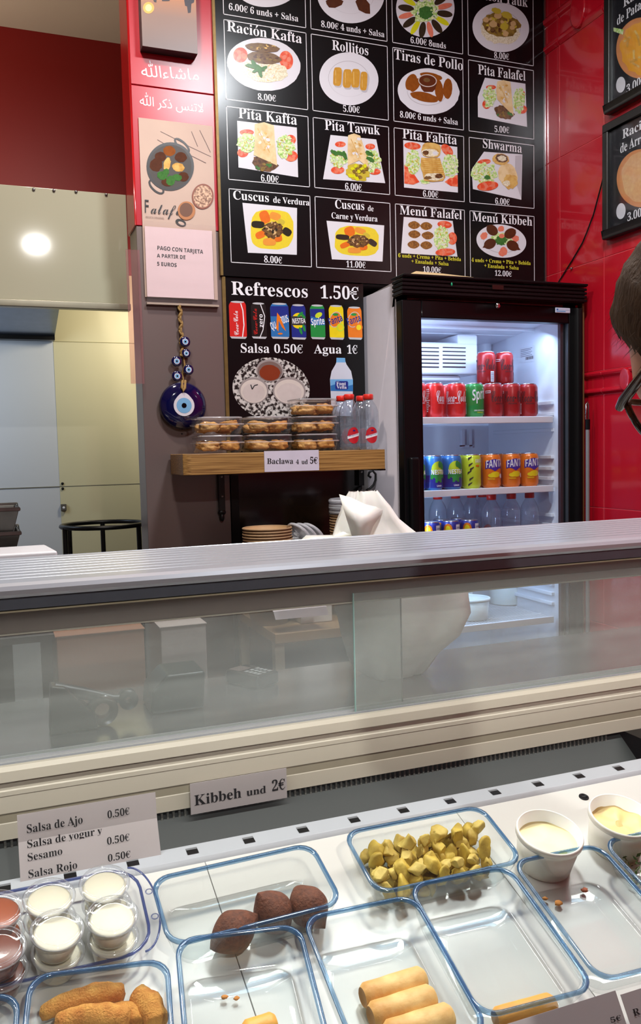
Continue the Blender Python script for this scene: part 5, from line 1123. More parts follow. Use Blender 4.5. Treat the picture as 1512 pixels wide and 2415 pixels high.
chm = [M('chicken_turmeric', (206, 178, 68), .65, scale=60, col2=(160, 132, 42), bump=.3, bscale=120, contrast=(.3, .7)), M('chicken_turmeric_pale', (212, 190, 100), .65, scale=60, col2=(176, 146, 56), bump=.3, bscale=120, contrast=(.3, .7))]
def chunk(seed):
    rnd = random.Random(seed); bm = bmesh.new(); bmesh.ops.create_icosphere(bm, subdivisions=3, radius=1)
    pl = [(V((rnd.uniform(-1, 1), rnd.uniform(-1, 1), rnd.uniform(-1, 1))).normalized(), rnd.uniform(.42, .72)) for _ in range(11)]
    sx, sy, sz = rnd.uniform(.013, .019), rnd.uniform(.010, .014), rnd.uniform(.008, .012)
    b = MB(); vs = []
    for v in bm.verts:
        q = v.co.copy()
        for n, d in pl:
            e = q.dot(n)-d
            if e > 0: q -= n*e
        q *= 1+.12*noise.noise(q*2+V((seed, 0, 0)))
        vs.append((q.x*sx, q.y*sy, q.z*sz))
    bm.verts.index_update(); fs = [[v.index for v in f.verts] for f in bm.faces]; bm.free()
    return b.add(vs, fs, chm[seed % 2], True)
chunks = [chunk(i) for i in range(8)]; cme = []
rnd = random.Random(3)
q0, q1, q2, q3 = [dloc(deck(x, y, DH)) for x, y in ((820, 1962), (1135, 1900), (880, 2116), (1230, 2026))]
n = 0
for layer, (cnt, w0, inset) in enumerate(((8*5, .014, .25), (7*4, .028, .14), (14, .041, .14))):
    for i in range(cnt):
        if layer == 0: s, t = (i % 8+.5)/8, (i//8+.5)/5
        elif layer == 1: s, t = (i % 7+.4)/7, (i//7+.5)/4
        else: s, t = (i % 7+.5)/7, (i//7+.5)/2
        s = inset*.55+(1-1.1*inset)*min(1, max(0, s+rnd.uniform(-.04, .04))); t = inset*.75+(1-1.5*inset)*min(1, max(0, t+rnd.uniform(-.06, .06)))
        P = q0*(1-s)*(1-t)+q1*s*(1-t)+q2*(1-s)*t+q3*s*t
        k = rnd.randrange(8)
        if n < 8: o = chunks[n].build('chicken_chunk'); cme.append(o)
        else: o = cme[k].copy(); COL.objects.link(o)
        if layer and t < .35 and s < .25: w0_ = w0-.008
        else: w0_ = w0
        o.location = dwor(P.x, P.y, w0_+rnd.uniform(-.002, .003)); o.rotation_euler = (rnd.uniform(0, 6), rnd.uniform(0, 6), rnd.uniform(0, 6)); sc = rnd.uniform(1.05, 1.4); o.scale = (sc, sc, sc)
        tag(o, 'yellow chicken chunk in the %s of the full glass dish' % ('bottom layer', 'middle layer', 'top layer')[layer], 'chicken chunk', 'yellow chicken chunks, ' + ('bottom layer', 'middle layer', 'top layer')[layer]); n += 1
rollm = M('spring_roll_pastry', (230, 194, 126), .6, scale=30, col2=(200, 148, 78), bump=.35, bscale=90, contrast=(.35, .7))
def roll_between(pa, pb, w, r, label, group='golden spring rolls', mat=None):
    A0, B0 = deck(*pa, w), deck(*pb, w); ax = B0-A0; L = ax.length; b = MB(); seg = 30; loops = []
    for i in range(17):
        t = i/16; z = -L/2+L*t; e = min(t, 1-t)*L; rr_ = r*min(1, (.72+.28*min(1, e/(r*.35))))
        lp = []
        for k in range(seg):
            a = 2*math.pi*k/seg; q = 1+.035*noise.noise(V((math.cos(a)*1.5, math.sin(a)*1.5, z*60+A0.x*9))) + (.06*(k/seg) if k < seg else 0); lp.append((rr_*q*math.cos(a), rr_*q*math.sin(a)*.94, z))
        loops.append(lp)
    b.loft(loops, mat or rollm, True)
    for lp, s_ in ((loops[0], 1), (loops[-1], -1)):
        c_ = V((0, 0, lp[0][2]+s_*r*.25)); n_ = len(lp); m2 = [tuple(V(p_)*.6+c_*.4) for p_ in lp]; m2 = [(p_[0], p_[1], lp[0][2]+s_*.002) for p_ in m2]
        b.loft([lp, m2], M('spring_roll_end', (176, 128, 70), .7), True); b.add(m2+[tuple(c_)], [(i, (i+1) % n_, n_) for i in range(n_)], M('spring_roll_end', (0, 0, 0)), True)
    return food(b, 'spring_roll', label, 'spring roll', (A0+B0)/2, aim(ax), group)
roll_between((855, 2352), (1000, 2306), .021, .0158, 'golden spring roll at the back of the three in the glass dish')
roll_between((874, 2398), (1022, 2350), .023, .0162, 'golden spring roll in the middle of the three in the glass dish')
roll_between((910, 2442), (1064, 2394), .023, .0160, 'golden spring roll at the front of the three, cut off by the picture edge')
roll_between((1168, 2404), (1306, 2366), .019, .0135, 'lone pale golden roll against the front rim of a glass dish', mat=M('cheese_roll_pastry', (236, 182, 84), .5, scale=30, col2=(214, 146, 54), bump=.3, bscale=90))
roll_between((575, 2437), (650, 2412), .016, .0135, 'end of a golden roll at the bottom edge, in front of the kibbeh dish', mat=MATS['cheese_roll_pastry'])
strm = M('fried_breadcrumbs', (224, 162, 72), .75, scale=70, col2=(190, 118, 38), bump=.8, bscale=420, contrast=(.35, .7))
def strip(pts, w, rs, label):
    P_ = [deck(x, y, w) for x, y in pts]; b = MB(); n_ = 22; cen = []; rad = []
    for i in range(n_+1):
        t = i/n_*(len(P_)-1); k = min(int(t), len(P_)-2); f_ = t-k
        p0_, p1_, p2_, p3_ = P_[max(k-1, 0)], P_[k], P_[k+1], P_[min(k+2, len(P_)-1)]
        cen.append(.5*((2*p1_)+(p2_-p0_)*f_+(2*p0_-5*p1_+4*p2_-p3_)*f_*f_+(3*p1_-p0_-3*p2_+p3_)*f_**3))
        r_ = rs[k]*(1-f_)+rs[k+1]*f_; e = min(i, n_-i)/n_; rad.append(r_*min(1, math.sqrt(max(.02, 1-(1-min(1, e/.10))**2))))
    b.tube(cen, rad, strm, 18)
    for i, v in enumerate(b.v): q = V(v); kk = noise.noise(q*70)*.0022+noise.noise(q*260)*.0009; b.v[i] = (q.x+kk, q.y+kk*.5, q.z+kk)
    o = b.build('chicken_strip'); return tag(o, label, 'chicken strip', 'fried chicken strips')
strip([(92, 2392), (170, 2362), (240, 2345), (296, 2342)], .020, [.008, .012, .0135, .012], 'long fried chicken strip at the back of the dish, tapering to the left')
strip([(318, 2345), (352, 2372), (372, 2420)], .020, [.013, .0155, .013], 'curved fried chicken strip on the right of the dish')
strip([(128, 2418), (215, 2396), (305, 2408)], .030, [.010, .0145, .012], 'fried chicken strip at the front of the dish, lying on top')
strip([(240, 2398), (310, 2392), (322, 2420)], .014, [.011, .014, .011], 'darker fried chicken strip underneath between the other strips')
crm = M('crumb_brown', (206, 138, 66), .8, scale=200)
for x, y, r, lab in ((530, 2351, .0035, 'left one of two tiny crumbs in the dish in front of the kibbeh'), (558, 2354, .003, 'right one of two tiny crumbs in the dish in front of the kibbeh'), (1286, 2119, .0036, 'pale crumb at the back left of the nearly empty dish'), (1317, 2130, .005, 'flaky crumb just right of the pale crumb in the nearly empty dish'), (1379, 2099, .0045, 'reddish crumb at the back right of the nearly empty dish')):
    b = MB(); b.ball((0, 0, 0), r*1.2, r, r*.6, crm if x != 1379 else M('crumb_red', (196, 110, 76), .7), 6, rough=.6, seed=x); food(b, 'crumb', lab, 'crumb', deck(x, y, .007), None, 'crumbs in the dishes')
# herbs
hm = [M('herb_green', (86, 116, 52), .7, scale=60, col2=(56, 84, 34)), M('herb_light', (134, 150, 84), .7, scale=60)]
b = MB(); rnd = random.Random(5)
for i in range(900):
    c_ = dloc(deck(1420, 1985, DH)); u = c_.x+.022+rnd.random()*.19; v = c_.y-.016-rnd.random()*.088; w = .006+rnd.random()*.030*(.5+.5*min(1, (u-c_.x)/.05))
    P_ = dwor(u, v, w); d1_ = V((rnd.uniform(-1, 1), rnd.uniform(-1, 1), rnd.uniform(-.6, .8))).normalized()*rnd.uniform(.003, .007); d2_ = V((rnd.uniform(-1, 1), rnd.uniform(-1, 1), rnd.uniform(-1, 1))).normalized()*rnd.uniform(.0015, .0028)
    b.add([P_-d1_, P_+d2_, P_+d1_, P_-d2_], [(0, 1, 2, 3)], hm[i % 3 == 0])
o = b.build('chopped_herbs'); tag(o, 'finely chopped green herbs filling the glass dish at the right edge', 'herbs', kind='stuff')
# white tubs with sauce
tubw = M('tub_white', (232, 228, 216), .35, var=.02, trans=.15)
def sauce_tub(px, py, r, h, mat, label, lump):
    P_ = dloc(deck(px, py, h)); t = thing('sauce_tub', label, 'tub', dwor(P_.x, P_.y, .0004), 'white sauce tubs')
    m = Matrix((V((1, 0, 0)), DV, DW)).transposed().to_4x4(); m.translation = dwor(P_.x, P_.y, .0004); t.matrix_basis = m
    b = MB(); b.lathe([(0, .002), (r*.78, .0), (r*.81, .002), (r*.965, h), (r*.93, h), (r*.79, .004), (0, .004)], tubw, seg=44); b.build('body', t, True)
    b = MB(); b.lathe([(r*.95, h-.009), (r*1.0, h-.008), (r*1.0, h-.0015), (r*.975, h+.001), (r*.935, h), (r*.93, h-.003)], tubw, seg=44); b.build('rim', t, True)
    b = MB(); loops = []
    for k, rr_ in enumerate((.90, .8, .6, .35, .12)):
        loops.append([(r*rr_*math.cos(a), r*rr_*math.sin(a), h*.70+lump*noise.noise(V((rr_*2*math.cos(a), rr_*2*math.sin(a), 4)))) for a in [2*math.pi*i/36 for i in range(36)]])
    b.loft(loops, mat, True, False, True); b.ball((r*.15, -r*.55, h*.70), r*.14, r*.10, .002, M('oil_yellow', (236, 206, 60), .15), 8); b.build('sauce', t, True)
sauce_tub(1297, 1962, .0505, .060, M('cream_sauce', (250, 236, 178), .35, var=.02, trans=.1), 'white plastic tub of pale cream sauce beside the yellow chicken', .002)
sauce_tub(1466, 1922, .0505, .060, M('hummus_sauce', (232, 204, 134), .4, var=.04, trans=.1), 'white plastic tub of darker beige hummus at the right edge', .008)
# tray of sauce cups
trg = clear('tray_plastic', (248, 250, 252), .9, .04, .05, hazecol=(210, 218, 226)); trr = clear('tray_rim', (170, 180, 214), 1.6, .06, .3, hazecol=(70, 84, 150))
a, c = dloc(deck(322, 2052, .030)), dloc(deck(338, 2238, .030)); tw_, td_ = .34, (a.y-c.y)+.012; tcx, tcy = (a.x+c.x)/2+.006-tw_/2, (a.y+c.y)/2
tr = thing('serving_tray', 'clear oblong tray with a rounded handle holding the sauce cups', 'tray', dwor(tcx, tcy, .0004))
m = Matrix((V((1, 0, 0)), DV, DW)).transposed().to_4x4(); m.translation = dwor(tcx, tcy, .0004); tr.matrix_basis = m
b = MB(); b.loft([rloop(tw_/2*.9, td_/2*.86, .03, .001), rloop(tw_/2*.95, td_/2*.93, .035, .012), rloop(tw_/2, td_/2, .04, .030)], trg, True, True); b.build('bowl', tr, True)
b = MB(); b.tube(rloop(tw_/2, td_/2, .04, .030), .0022, trr, 8, True); b.build('rim', tr, True)
b = MB(); hp = [V((tw_/2-.012+.030*math.cos(t_)*1.0, td_/2*1.0*math.sin(t_), .031)) for t_ in [math.radians(-88+176*i/24) for i in range(25)]]
b.tube(hp, .0014, trr, 8); b.loft([[p_+V((0, 0, .0004)) for p_ in hp], [V((tw_/2-.002, p_.y*.96, .0305)) for p_ in hp]], trg, False, closed=False)
for yy in (-.022, .022): b.lathe([(.0035, .0315), (.0052, .0318), (.0052, .0312)], trr, (tw_/2+.010, yy, 0), 14)
b.build('handle', tr, True)
cupc = clear('cup_plastic', (252, 252, 252), 1.2, .05, .03); cupr = clear('cup_rim', (244, 246, 248), 2.0, .08, .15)
wsa = M('white_garlic_sauce', (236, 230, 204), .4, var=.02, trans=.1); bsa = M('red_brown_sauce', (120, 54, 28), .25, var=.1, scale=40); osa = M('orange_red_sauce', (172, 84, 40), .25, var=.1, scale=40)
def cup_proto(mat, label):
    t = thing('sauce_cup', label, 'cup', (0, 0, 0), 'lidded sauce cups'); r = .0310; h = .0345
    b = MB(); b.lathe([(0, .001), (r*.72, .0005), (r*.75, .003), (r*.94, h*.86)], cupc, seg=36); b.build('body', t, True)
    b = MB(); b.lathe([(0, .0018), (r*.72, .0018), (r*.885, h*.70), (r*.80, h*.72), (0, h*.71)], mat, seg=32); b.build('sauce', t, True)
    b = MB(); b.lathe([(r*.94, h*.82), (r*1.03, h*.82), (r*1.05, h*.90), (r*.99, h*.985), (r*.93, h*.99)], cupr, seg=36); b.lathe([(r*.93, h*.99), (r*.87, h*.93), (r*.55, h*.93), (0, h*.935)], cupc, seg=36)
    b.lathe([(r*.80, h*.945), (r*.82, h*.96), (r*.84, h*.945)], cupr, seg=32); b.build('lid', t, True); return t
pw, pb_, po_ = cup_proto(wsa, ''), cup_proto(bsa, ''), cup_proto(osa, '')
used = set()
def put_cup(pt, px, py, lvl, label):
    P_ = dloc(deck(px, py, .0035+.0348*2)); loc = dwor(P_.x, P_.y, .0035+.0348*lvl)
    if pt.name in used: o = dup(pt, label)
    else: used.add(pt.name); o = pt; o['label'] = label
    o.location = loc; o.rotation_euler = (TILT, 0, random.random()*.5)
for pt, px, py, what in ((pw, 113, 2111, 'white sauce, back left in the tray'), (pw, 245, 2078, 'white sauce, back right in the tray'), (pw, 129, 2188, 'white sauce, front left in the tray'), (pw, 263, 2154, 'white sauce, front right in the tray'), (po_, -14, 2141, 'orange-red sauce at the left edge'), (pb_, -7, 2230, 'dark brown sauce at the left edge')):
    put_cup(pt, px, py, 1, 'upper lidded cup of %s' % what); put_cup(pt, px, py, 0, 'lower lidded cup of %s, under another cup' % what)
# ------------------------------------------------------------------ back counter under the wooden shelf
bc = thing('back_counter', 'narrow back counter under the wooden shelf, carrying stacks of bowls', 'counter', (.95, 2.45, 0))
cw = M('counter_laminate', (150, 120, 84), .5, scale=6, var=.1)
b = MB(); b.box(.715, 1.198, 2.24, 2.648, .955, .985, cw); b.build('top', bc, bevel=.003)
for x in (.73, 1.18):
    for y in (2.26, 2.62):
        b = MB(); b.box(x-.014, x+.014, y-.014, y+.014, 0, .955, M('counter_leg_cream', (150, 140, 120), .5)); b.build('leg', bc)
b = MB(); b.box(.72, 1.19, 2.26, 2.63, .50, .52, cw); b.build('lower_shelf', bc)
bp_ = thing('dark_glass_panel', 'black glass splashback behind the bowls under the wooden shelf', 'panel', (.95, 2.65, 1.0))
b = MB(); b.box(.735, 1.195, 2.650, 2.658, .987, 1.437, M('black_glass', (46, 34, 24), .14, var=.5, scale=4, col2=(12, 10, 9), contrast=(.35, .6))); b.build('glass', bp_)  # brown and black mottling paints reflections into the glass
b = MB(); b.box(.709, .735, 2.646, 2.658, .987, 1.437, black_plastic); b.build('edge_strip', bp_); b = MB(); b.box(1.172, 1.195, 2.647, 2.657, .987, 1.437, M('grey_strip', (120, 116, 112), .5)); b.build('edge_strip', bp_)
kraft = M('kraft_paper', (164, 132, 96), .7, scale=40, var=.08); kraft_in = M('kraft_inside', (186, 150, 108), .6)
KR, KH, KP = .0735, .062, .0084
def kbowl():
    t = thing('paper_bowl', '', 'bowl', (0, 0, 0), 'kraft paper bowls')
    b = MB(); b.lathe([(0, .001), (KR*.72, 0), (KR*.965, KH-.003)], kraft, seg=36); b.lathe([(KR*.95, KH-.003), (KR*.70, .004), (0, .004)], kraft_in, seg=36); b.build('body', t, True)
    b = MB(); n_ = 36; b.tube([(KR*.985*math.cos(2*math.pi*i/n_), KR*.985*math.sin(2*math.pi*i/n_), KH-.003) for i in range(n_)], .0027, kraft, 8, True); b.build('rim', t, True); return t
kb = kbowl(); first = True
def kstack(px, pytop, Y, lab, grp):
    global first
    q = atY(px, pytop, Y); n_ = int((q.z-.985-KH)/KP); z0 = .9855
    for k in range(n_+1):
        if first: o = kb; first = False
        else: o = dup(kb, '')
        o.location = (q.x+.0006*math.sin(k*2), Y, z0+KP*k); o['label'] = lab if k < n_ else lab.replace('brown paper bowl nested', 'topmost brown paper bowl'); o['group'] = grp
    return q.x, z0+KP*n_+KH
kstack(630, 1241, 2.40, 'brown paper bowl nested in the left stack under the wooden shelf', 'paper bowls in the left stack')
sx2, sz2 = kstack(833, 1207, 2.42, 'brown paper bowl nested in the right stack, capped with clear lids', 'paper bowls in the right stack')
lidc = clear('lid_plastic', (244, 245, 248), 1.6, .08, .42, hazecol=(232, 234, 240))
def lidp():
    t = thing('bowl_cover', '', 'lid', (0, 0, 0), 'clear plastic lids'); R_ = .0775
    b = MB(); b.lathe([(R_*.9, .0), (R_, .001), (R_*.99, .009), (R_*.93, .012)], lidc, seg=36); b.build('rim', t, True)
    b = MB(); b.lathe([(R_*.93, .012), (R_*.88, .009), (0, .0095)], lidc, seg=36); b.build('cover', t, True); return t
ld = lidp()
for k in range(6):
    o = ld if k == 0 else dup(ld, ''); o.location = (sx2+.001*math.sin(k*2.1), 2.42, sz2+.0005+.0068*k+.001); o['label'] = 'clear plastic lid in the flat pile on top of the right bowl stack'; o['group'] = 'clear lids on the bowl stack'
bx = atY(720, 1262, 2.40)
b = MB(); b.box(bx.x-.045, bx.x+.055, 2.33, 2.47, .9855, bx.z-.012, M('white_carton', (206, 204, 200), .6)); o = b.build('carton', bevel=.003); tag(o, 'white carton between the two bowl stacks, clear lids leaning on it', 'box')
for k, (px, lab) in enumerate(((706, 'left of three tilted clear lids between the bowl stacks'), (722, 'middle of three tilted clear lids between the bowl stacks'), (738, 'right of three tilted clear lids between the bowl stacks'))):
    q = atY(px, 1257, 2.38); o = dup(ld, lab, (q.x, 2.39, q.z-.004), (0, math.radians(48), .35), 'tilted clear lids'); o.scale = (.55, .55, .8)
# paper sheets on the back counter edge, seen through the case glass
b = MB(); p_ = [atY(x, y, 2.235) for x, y in ((645, 1443), (770, 1430), (775, 1450), (650, 1462))]
b.add(p_+[V((q.x, 2.30, q.z+.012)) for q in p_[:2]], [(0, 1, 2, 3), (4, 5, 1, 0)], paper); o = b.build('paper_sheet', solid=.001); tag(o, 'white paper sheet hanging over the edge of the back counter', 'paper')
# ------------------------------------------------------------------ bag standing on the rear worktop
bagm = M('white_bag_film', (244, 242, 234), .35, var=.05, scale=8, trans=.2, bump=.25, bscale=14)
bag = thing('carrier_bag', 'large crumpled white takeaway bag standing behind the counter', 'bag', (.93, 1.66, 1.0))
YBG = 1.64
rows = [(1628, 880, 995, .05), (1612, 855, 1012, .062), (1575, 842, 1035, .072), (1535, 832, 1090, .078), (1490, 815, 1113, .08), (1440, 800, 1112, .078), (1400, 786, 1092, .072), (1350, 785, 1050, .06), (1300, 795, 995, .045), (1262, 812, 952, .034), (1230, 826, 934, .026), (1205, 838, 914, .018), (1194, 842, 905, .012)]
loops = []
zb0 = atY(930, 1628, YBG).z
for k, (y, xl, xr, dp) in enumerate(rows):
    A0, B0 = atY(xl, y, YBG), atY(xr, y, YBG); cx_ = (A0.x+B0.x)/2; hw = (B0.x-A0.x)/2; z = (A0.z+B0.z)/2; z = max(1.002, 1.002+(z-zb0)*1.0); lp = []
    for i in range(40):
        t_ = 2*math.pi*i/40; cr_ = .010*noise.noise(V((math.cos(t_)*2.2, math.sin(t_)*2.2, z*9)))+.006*noise.noise(V((math.cos(t_)*6, math.sin(t_)*6, z*22)))
        lp.append((cx_+(hw+cr_)*math.copysign(abs(math.cos(t_))**.8, math.cos(t_)), YBG+.03+(dp+cr_*1.5)*math.copysign(abs(math.sin(t_))**.8, math.sin(t_)), z+.004*noise.noise(V((i*.9, z*5, 2)))))
    loops.append(lp)
loops[0] = [(p_[0], p_[1], 1.0015) for p_ in loops[0]]
b = MB(); b.loft(loops, bagm, True, True); b.build('body', bag)
b = MB(); q = [atY(x, y, YBG+dy) for x, y, dy in ((800, 1166, -.02), (828, 1174, -.015), (862, 1190, .0), (908, 1200, .01), (880, 1240, -.02), (862, 1292, -.03), (838, 1290, -.035), (818, 1225, -.035))]
c_ = atY(848, 1232, YBG-.055); b.add(q+[c_], [(i, (i+1) % 8, 8) for i in range(8)], bagm, True); b.build('flap', bag, solid=.0012)
b = MB(); q = [atY(x, y, YBG+dy) for x, y, dy in ((692, 1290, -.02), (722, 1263, .03), (800, 1262, .05), (835, 1244, .02), (838, 1292, -.03))]; c_ = atY(770, 1272, YBG-.01); b.add(q+[c_], [(i, (i+1) % 5, 5) for i in range(5)], bagm, True); b.build('flap', bag, solid=.0012)
# things lying on the rear worktop
cd = thing('card_reader', 'small black card reader lying on the steel worktop behind the glass', 'card reader', atZ(595, 1612, 1.0))
q = atZ(595, 1612, 1.0); R_ = Matrix.Rotation(.5, 3, 'Z')
def rb(b, x0, x1, y0, y1, z0, z1, mat): k = len(b.v); b.box(x0, x1, y0, y1, z0, z1, mat); b.v[k:] = [tuple(R_ @ V(v)+q) for v in b.v[k:]]
b = MB(); rb(b, -.033, .033, -.05, .05, .001, .030, M('reader_black', (12, 14, 14), .3)); b.build('body', cd, bevel=.006)
b = MB(); rb(b, -.026, .010, .012, .045, .0302, .0306, M('reader_screen', (112, 100, 96), .2)); b.build('screen', cd)
b = MB()
for i in range(3):
    for j in range(4): rb(b, -.022+.016*i, -.012+.016*i, -.042+.012*j, -.034+.012*j, .0302, .0312, M('reader_key', (150, 154, 156), .5))
b.build('keypad', cd)
tp = thing('tape_dispenser', 'dark tape dispenser with a long arm on the worktop at the left', 'tape dispenser', atZ(230, 1700, 1.0))
dg = M('dispenser_dark', (18, 15, 15), .4, var=.1)
a = atZ(160, 1735, 1.0); b = MB(); b.prism([(a.x-.03, 1.002), (a.x+.055, 1.002), (a.x+.05, 1.03), (a.x+.0, 1.085), (a.x-.025, 1.09)], 'y', a.y+.01, a.y+.05, dg); b.build('base', tp, bevel=.004)
b = MB(); b.tube([(a.x-.018, a.y+.03, 1.082), (a.x+.03, a.y+.03, 1.066), (a.x+.085, a.y+.03, 1.048), (a.x+.105, a.y+.03, 1.047)], [.011, .012, .009, .008], dg, 12); b.build('arm', tp)
b = MB(); b.lathe([(.006, -.012), (.018, -.012), (.018, .012), (.006, .012), (.006, -.012)], dg, (a.x+.112, a.y+.03, 1.045), 24, ax=(V((1, 0, 0)), V((0, 0, 1)), V((0, 1, 0)))); b.build('wheel', tp)
b = MB(); b.lathe([(.014, -.010), (.028, -.010), (.028, .010), (.014, .010), (.014, -.010)], M('tape_clear', (58, 50, 44), .2), (a.x+.065, a.y+.03, 1.031), 28, ax=(V((1, 0, 0)), V((0, 0, 1)), V((0, 1, 0)))); b.build('tape_roll', tp)
a = atZ(430, 1690, 1.0); b = MB(); b.prism([(a.x-.055, 1.001), (a.x+.05, 1.001), (a.x+.055, 1.075), (a.x-.02, 1.075), (a.x-.05, 1.045)], 'y', a.y+.03, a.y+.13, M('teal_dark_plastic', (32, 44, 46), .35)); o = b.build('receipt_printer', bevel=.006); tag(o, 'dark grey-green receipt printer on the worktop left of the card reader', 'printer')
# low bench with boxes behind the worktop
be = thing('low_bench', 'low bench behind the counter carrying a brown and a pale box', 'bench', (.4, 2.05, 0))
b = MB(); b.box(.122, .68, 1.90, 2.16, .70, .73, cw); b.build('top', be)
for x in (.145, .65):
    for y in (1.92, 2.13):
        b = MB(); b.box(x-.015, x+.015, y-.015, y+.015, 0, .70, cw); b.build('leg', be)
def obox(px0, px1, pt_, Y, z0, dpt, mat, name, label):
    A0, B0 = atY(px0, pt_, Y), atY(px1, pt_, Y); t = thing(name, label, 'box', ((A0.x+B0.x)/2, Y, z0)); b = MB(); b.box(A0.x, B0.x, Y, Y+dpt, z0, A0.z-.004, mat); b.build('carton', t, bevel=.003)
    b = MB(); b.box(A0.x-.002, B0.x+.002, Y-.002, Y+dpt/2, A0.z-.0035, A0.z-.0015, mat); b.build('flap', t)
obox(132, 340, 1500, 1.93, .7305, .19, M('brown_cardboard', (150, 106, 82), .8, scale=10), 'cardboard_box', 'brown cardboard box behind the worktop, seen through the sliding glass at left')
obox(378, 486, 1478, 1.93, .7305, .16, M('pale_grey_card', (176, 166, 162), .8, scale=10), 'pale_box', 'pale grey box right of the brown box, seen through the sliding glass')
# ------------------------------------------------------------------ customer at the right edge
pe = thing('person', 'person with short brown hair and dark tortoiseshell glasses facing the menu at the right edge', 'person', (.64, .56, 0))
skin = M('skin', (206, 150, 122), .5, var=.04, scale=20, trans=.15); hairm = M('brown_hair', (86, 63, 42), .7, scale=220, col2=(54, 38, 26), spec=.15, stretch=(1, 1, .25), bump=.6, bscale=300); shirt = M('dark_jacket', (40, 42, 52), .8, scale=60); trs = M('dark_trousers', (34, 36, 44), .85)
HZ = math.radians(10); hinge = EYE+ray(1474, 946)*.78
RH = Matrix.Rotation(HZ, 3, 'Z') @ Matrix.Rotation(math.radians(-33), 3, 'X'); HC = hinge-RH @ V((-.0725, .078, 0))
def hp_(v): return HC+RH @ V(v)
def head_mesh(b, mat, grow=1.0, lo=-1):
    n_ = 40; vs = []; fs = []
    for i in range(n_+1):
        th = math.pi*i/n_
        for j in range(2*n_):
            ph = math.pi*j/n_; x, y, z = math.sin(th)*math.cos(ph), math.sin(th)*math.sin(ph), math.cos(th)
            px_, py_, pz_ = .0745*x, .098*y, .122*z
            if z < 0: k = 1-.34*(-z)**1.6; px_ *= k; py_ *= 1-.22*(-z)**1.5 if y > 0 else 1-.45*(-z)**1.3
            if y > 0: px_ *= 1-.10*y*y
            front = max(0, y)
            py_ += .024*math.exp(-((x*.0745)/.011)**2-((z*.122+.030)/.020)**2)*front  # nose
            py_ += .010*math.exp(-((x*.0745)/.012)**2-((z*.122+.008)/.022)**2)*front
            py_ += .006*math.exp(-((z*.122-.022)/.012)**2)*front                       # brow
            for s_ in (-1, 1): py_ -= .008*math.exp(-((x*.0745-s_*.031)/.014)**2-((z*.122)/.012)**2)*front
            py_ += .006*math.exp(-((x*.0745)/.022)**2-((z*.122+.066)/.008)**2)*front   # lips
            py_ += .010*math.exp(-((x*.0745)/.022)**2-((z*.122+.105)/.016)**2)*front   # chin
            vs.append(hp_((px_*grow, py_*grow, pz_*grow)))
    for i in range(n_):
        for j in range(2*n_): a_ = i*2*n_+j; b_ = i*2*n_+(j+1) % (2*n_); fs.append((a_, b_, b_+2*n_, a_+2*n_))
    return vs, fs
def skinned(name, joints, edges, mat):
    me = bpy.data.meshes.new(name); me.from_pydata([j[0] for j in joints], edges, []); o = bpy.data.objects.new(name, me); COL.objects.link(o)
    md = o.modifiers.new('skin', 'SKIN'); md.use_smooth_shade = True
    for v, j in zip(me.skin_vertices[0].data, joints): v.radius = j[1] if isinstance(j[1], tuple) else (j[1], j[1]); v.use_root = False
    me.skin_vertices[0].data[0].use_root = True; ss = o.modifiers.new('s', 'SUBSURF'); ss.levels = ss.render_levels = 2
    dg_ = bpy.context.evaluated_depsgraph_get(); ev_ = o.evaluated_get(dg_); m2 = bpy.data.meshes.new_from_object(ev_)
    vs = [tuple(v.co) for v in m2.vertices]; fs = [tuple(p_.vertices) for p_ in m2.polygons]; bpy.data.objects.remove(o); return vs, fs
BX, BY = HC.x+.13, HC.y-.16
sh_z = HC.z-.235
def side(s): return [(BX+s*.19, BY-.01, sh_z), (BX+s*.235, BY-.03, sh_z-.28), (BX+s*.20, BY+.06, sh_z-.50), (BX+s*.19, BY+.075, sh_z-.58)]
J = [((BX, BY-.02, .93), (.14, .10)), ((BX, BY-.02, 1.12), (.125, .095)), ((BX, BY-.02, sh_z-.06), (.145, .10)), ((BX, BY-.02, sh_z+.03), (.075, .065)), (tuple(HC+RH @ V((0, -.045, -.085))), .053), (tuple(HC+RH @ V((0, -.02, -.02))), .055)]
E_ = [(0, 1), (1, 2), (2, 3), (3, 4), (4, 5)]
rads = [(.062, .062), (.045, .045), (.030, .034), (.022, .038)]
for s in (-1, 1):
    pr_ = 2; pts_ = side(s)
    for p_, r_ in zip(pts_, rads): J.append((p_, r_)); E_.append((pr_, len(J)-1)); pr_ = len(J)-1
    wr_ = len(J)-1; base = V(pts_[-1])
    for f_ in range(4):
        a_ = base+V((0, -.022+.016*f_, -.035)); J.append((tuple(a_), .0095)); E_.append((wr_, len(J)-1)); J.append((tuple(a_+V((s*-.006, .004, -.035-.006*(f_ in (1, 2))))), .0085)); E_.append((len(J)-2, len(J)-1)); J.append((tuple(a_+V((s*-.018, .006, -.060-.008*(f_ in (1, 2))))), .0075)); E_.append((len(J)-2, len(J)-1))
    a_ = base+V((s*-.012, .034, -.012)); J.append((tuple(a_), .011)); E_.append((wr_, len(J)-1)); J.append((tuple(a_+V((s*-.012, .014, -.032))), .0095)); E_.append((len(J)-2, len(J)-1))
    hip = (BX+s*.085, BY-.02, .86); J.append((hip, (.088, .09))); E_.append((0, len(J)-1))
    for p_, r_ in (((BX+s*.10, BY-.015, .48), .058), ((BX+s*.105, BY-.04, .10), .040), ((BX+s*.11, BY+.10, .045), (.042, .035))): J.append((p_, r_)); E_.append((len(J)-2, len(J)-1))
b = MB(); vs, fs = skinned('body', J, E_, skin); b.add(vs, fs, skin, True); vs, fs = head_mesh(b, skin); b.add(vs, fs, skin, True)
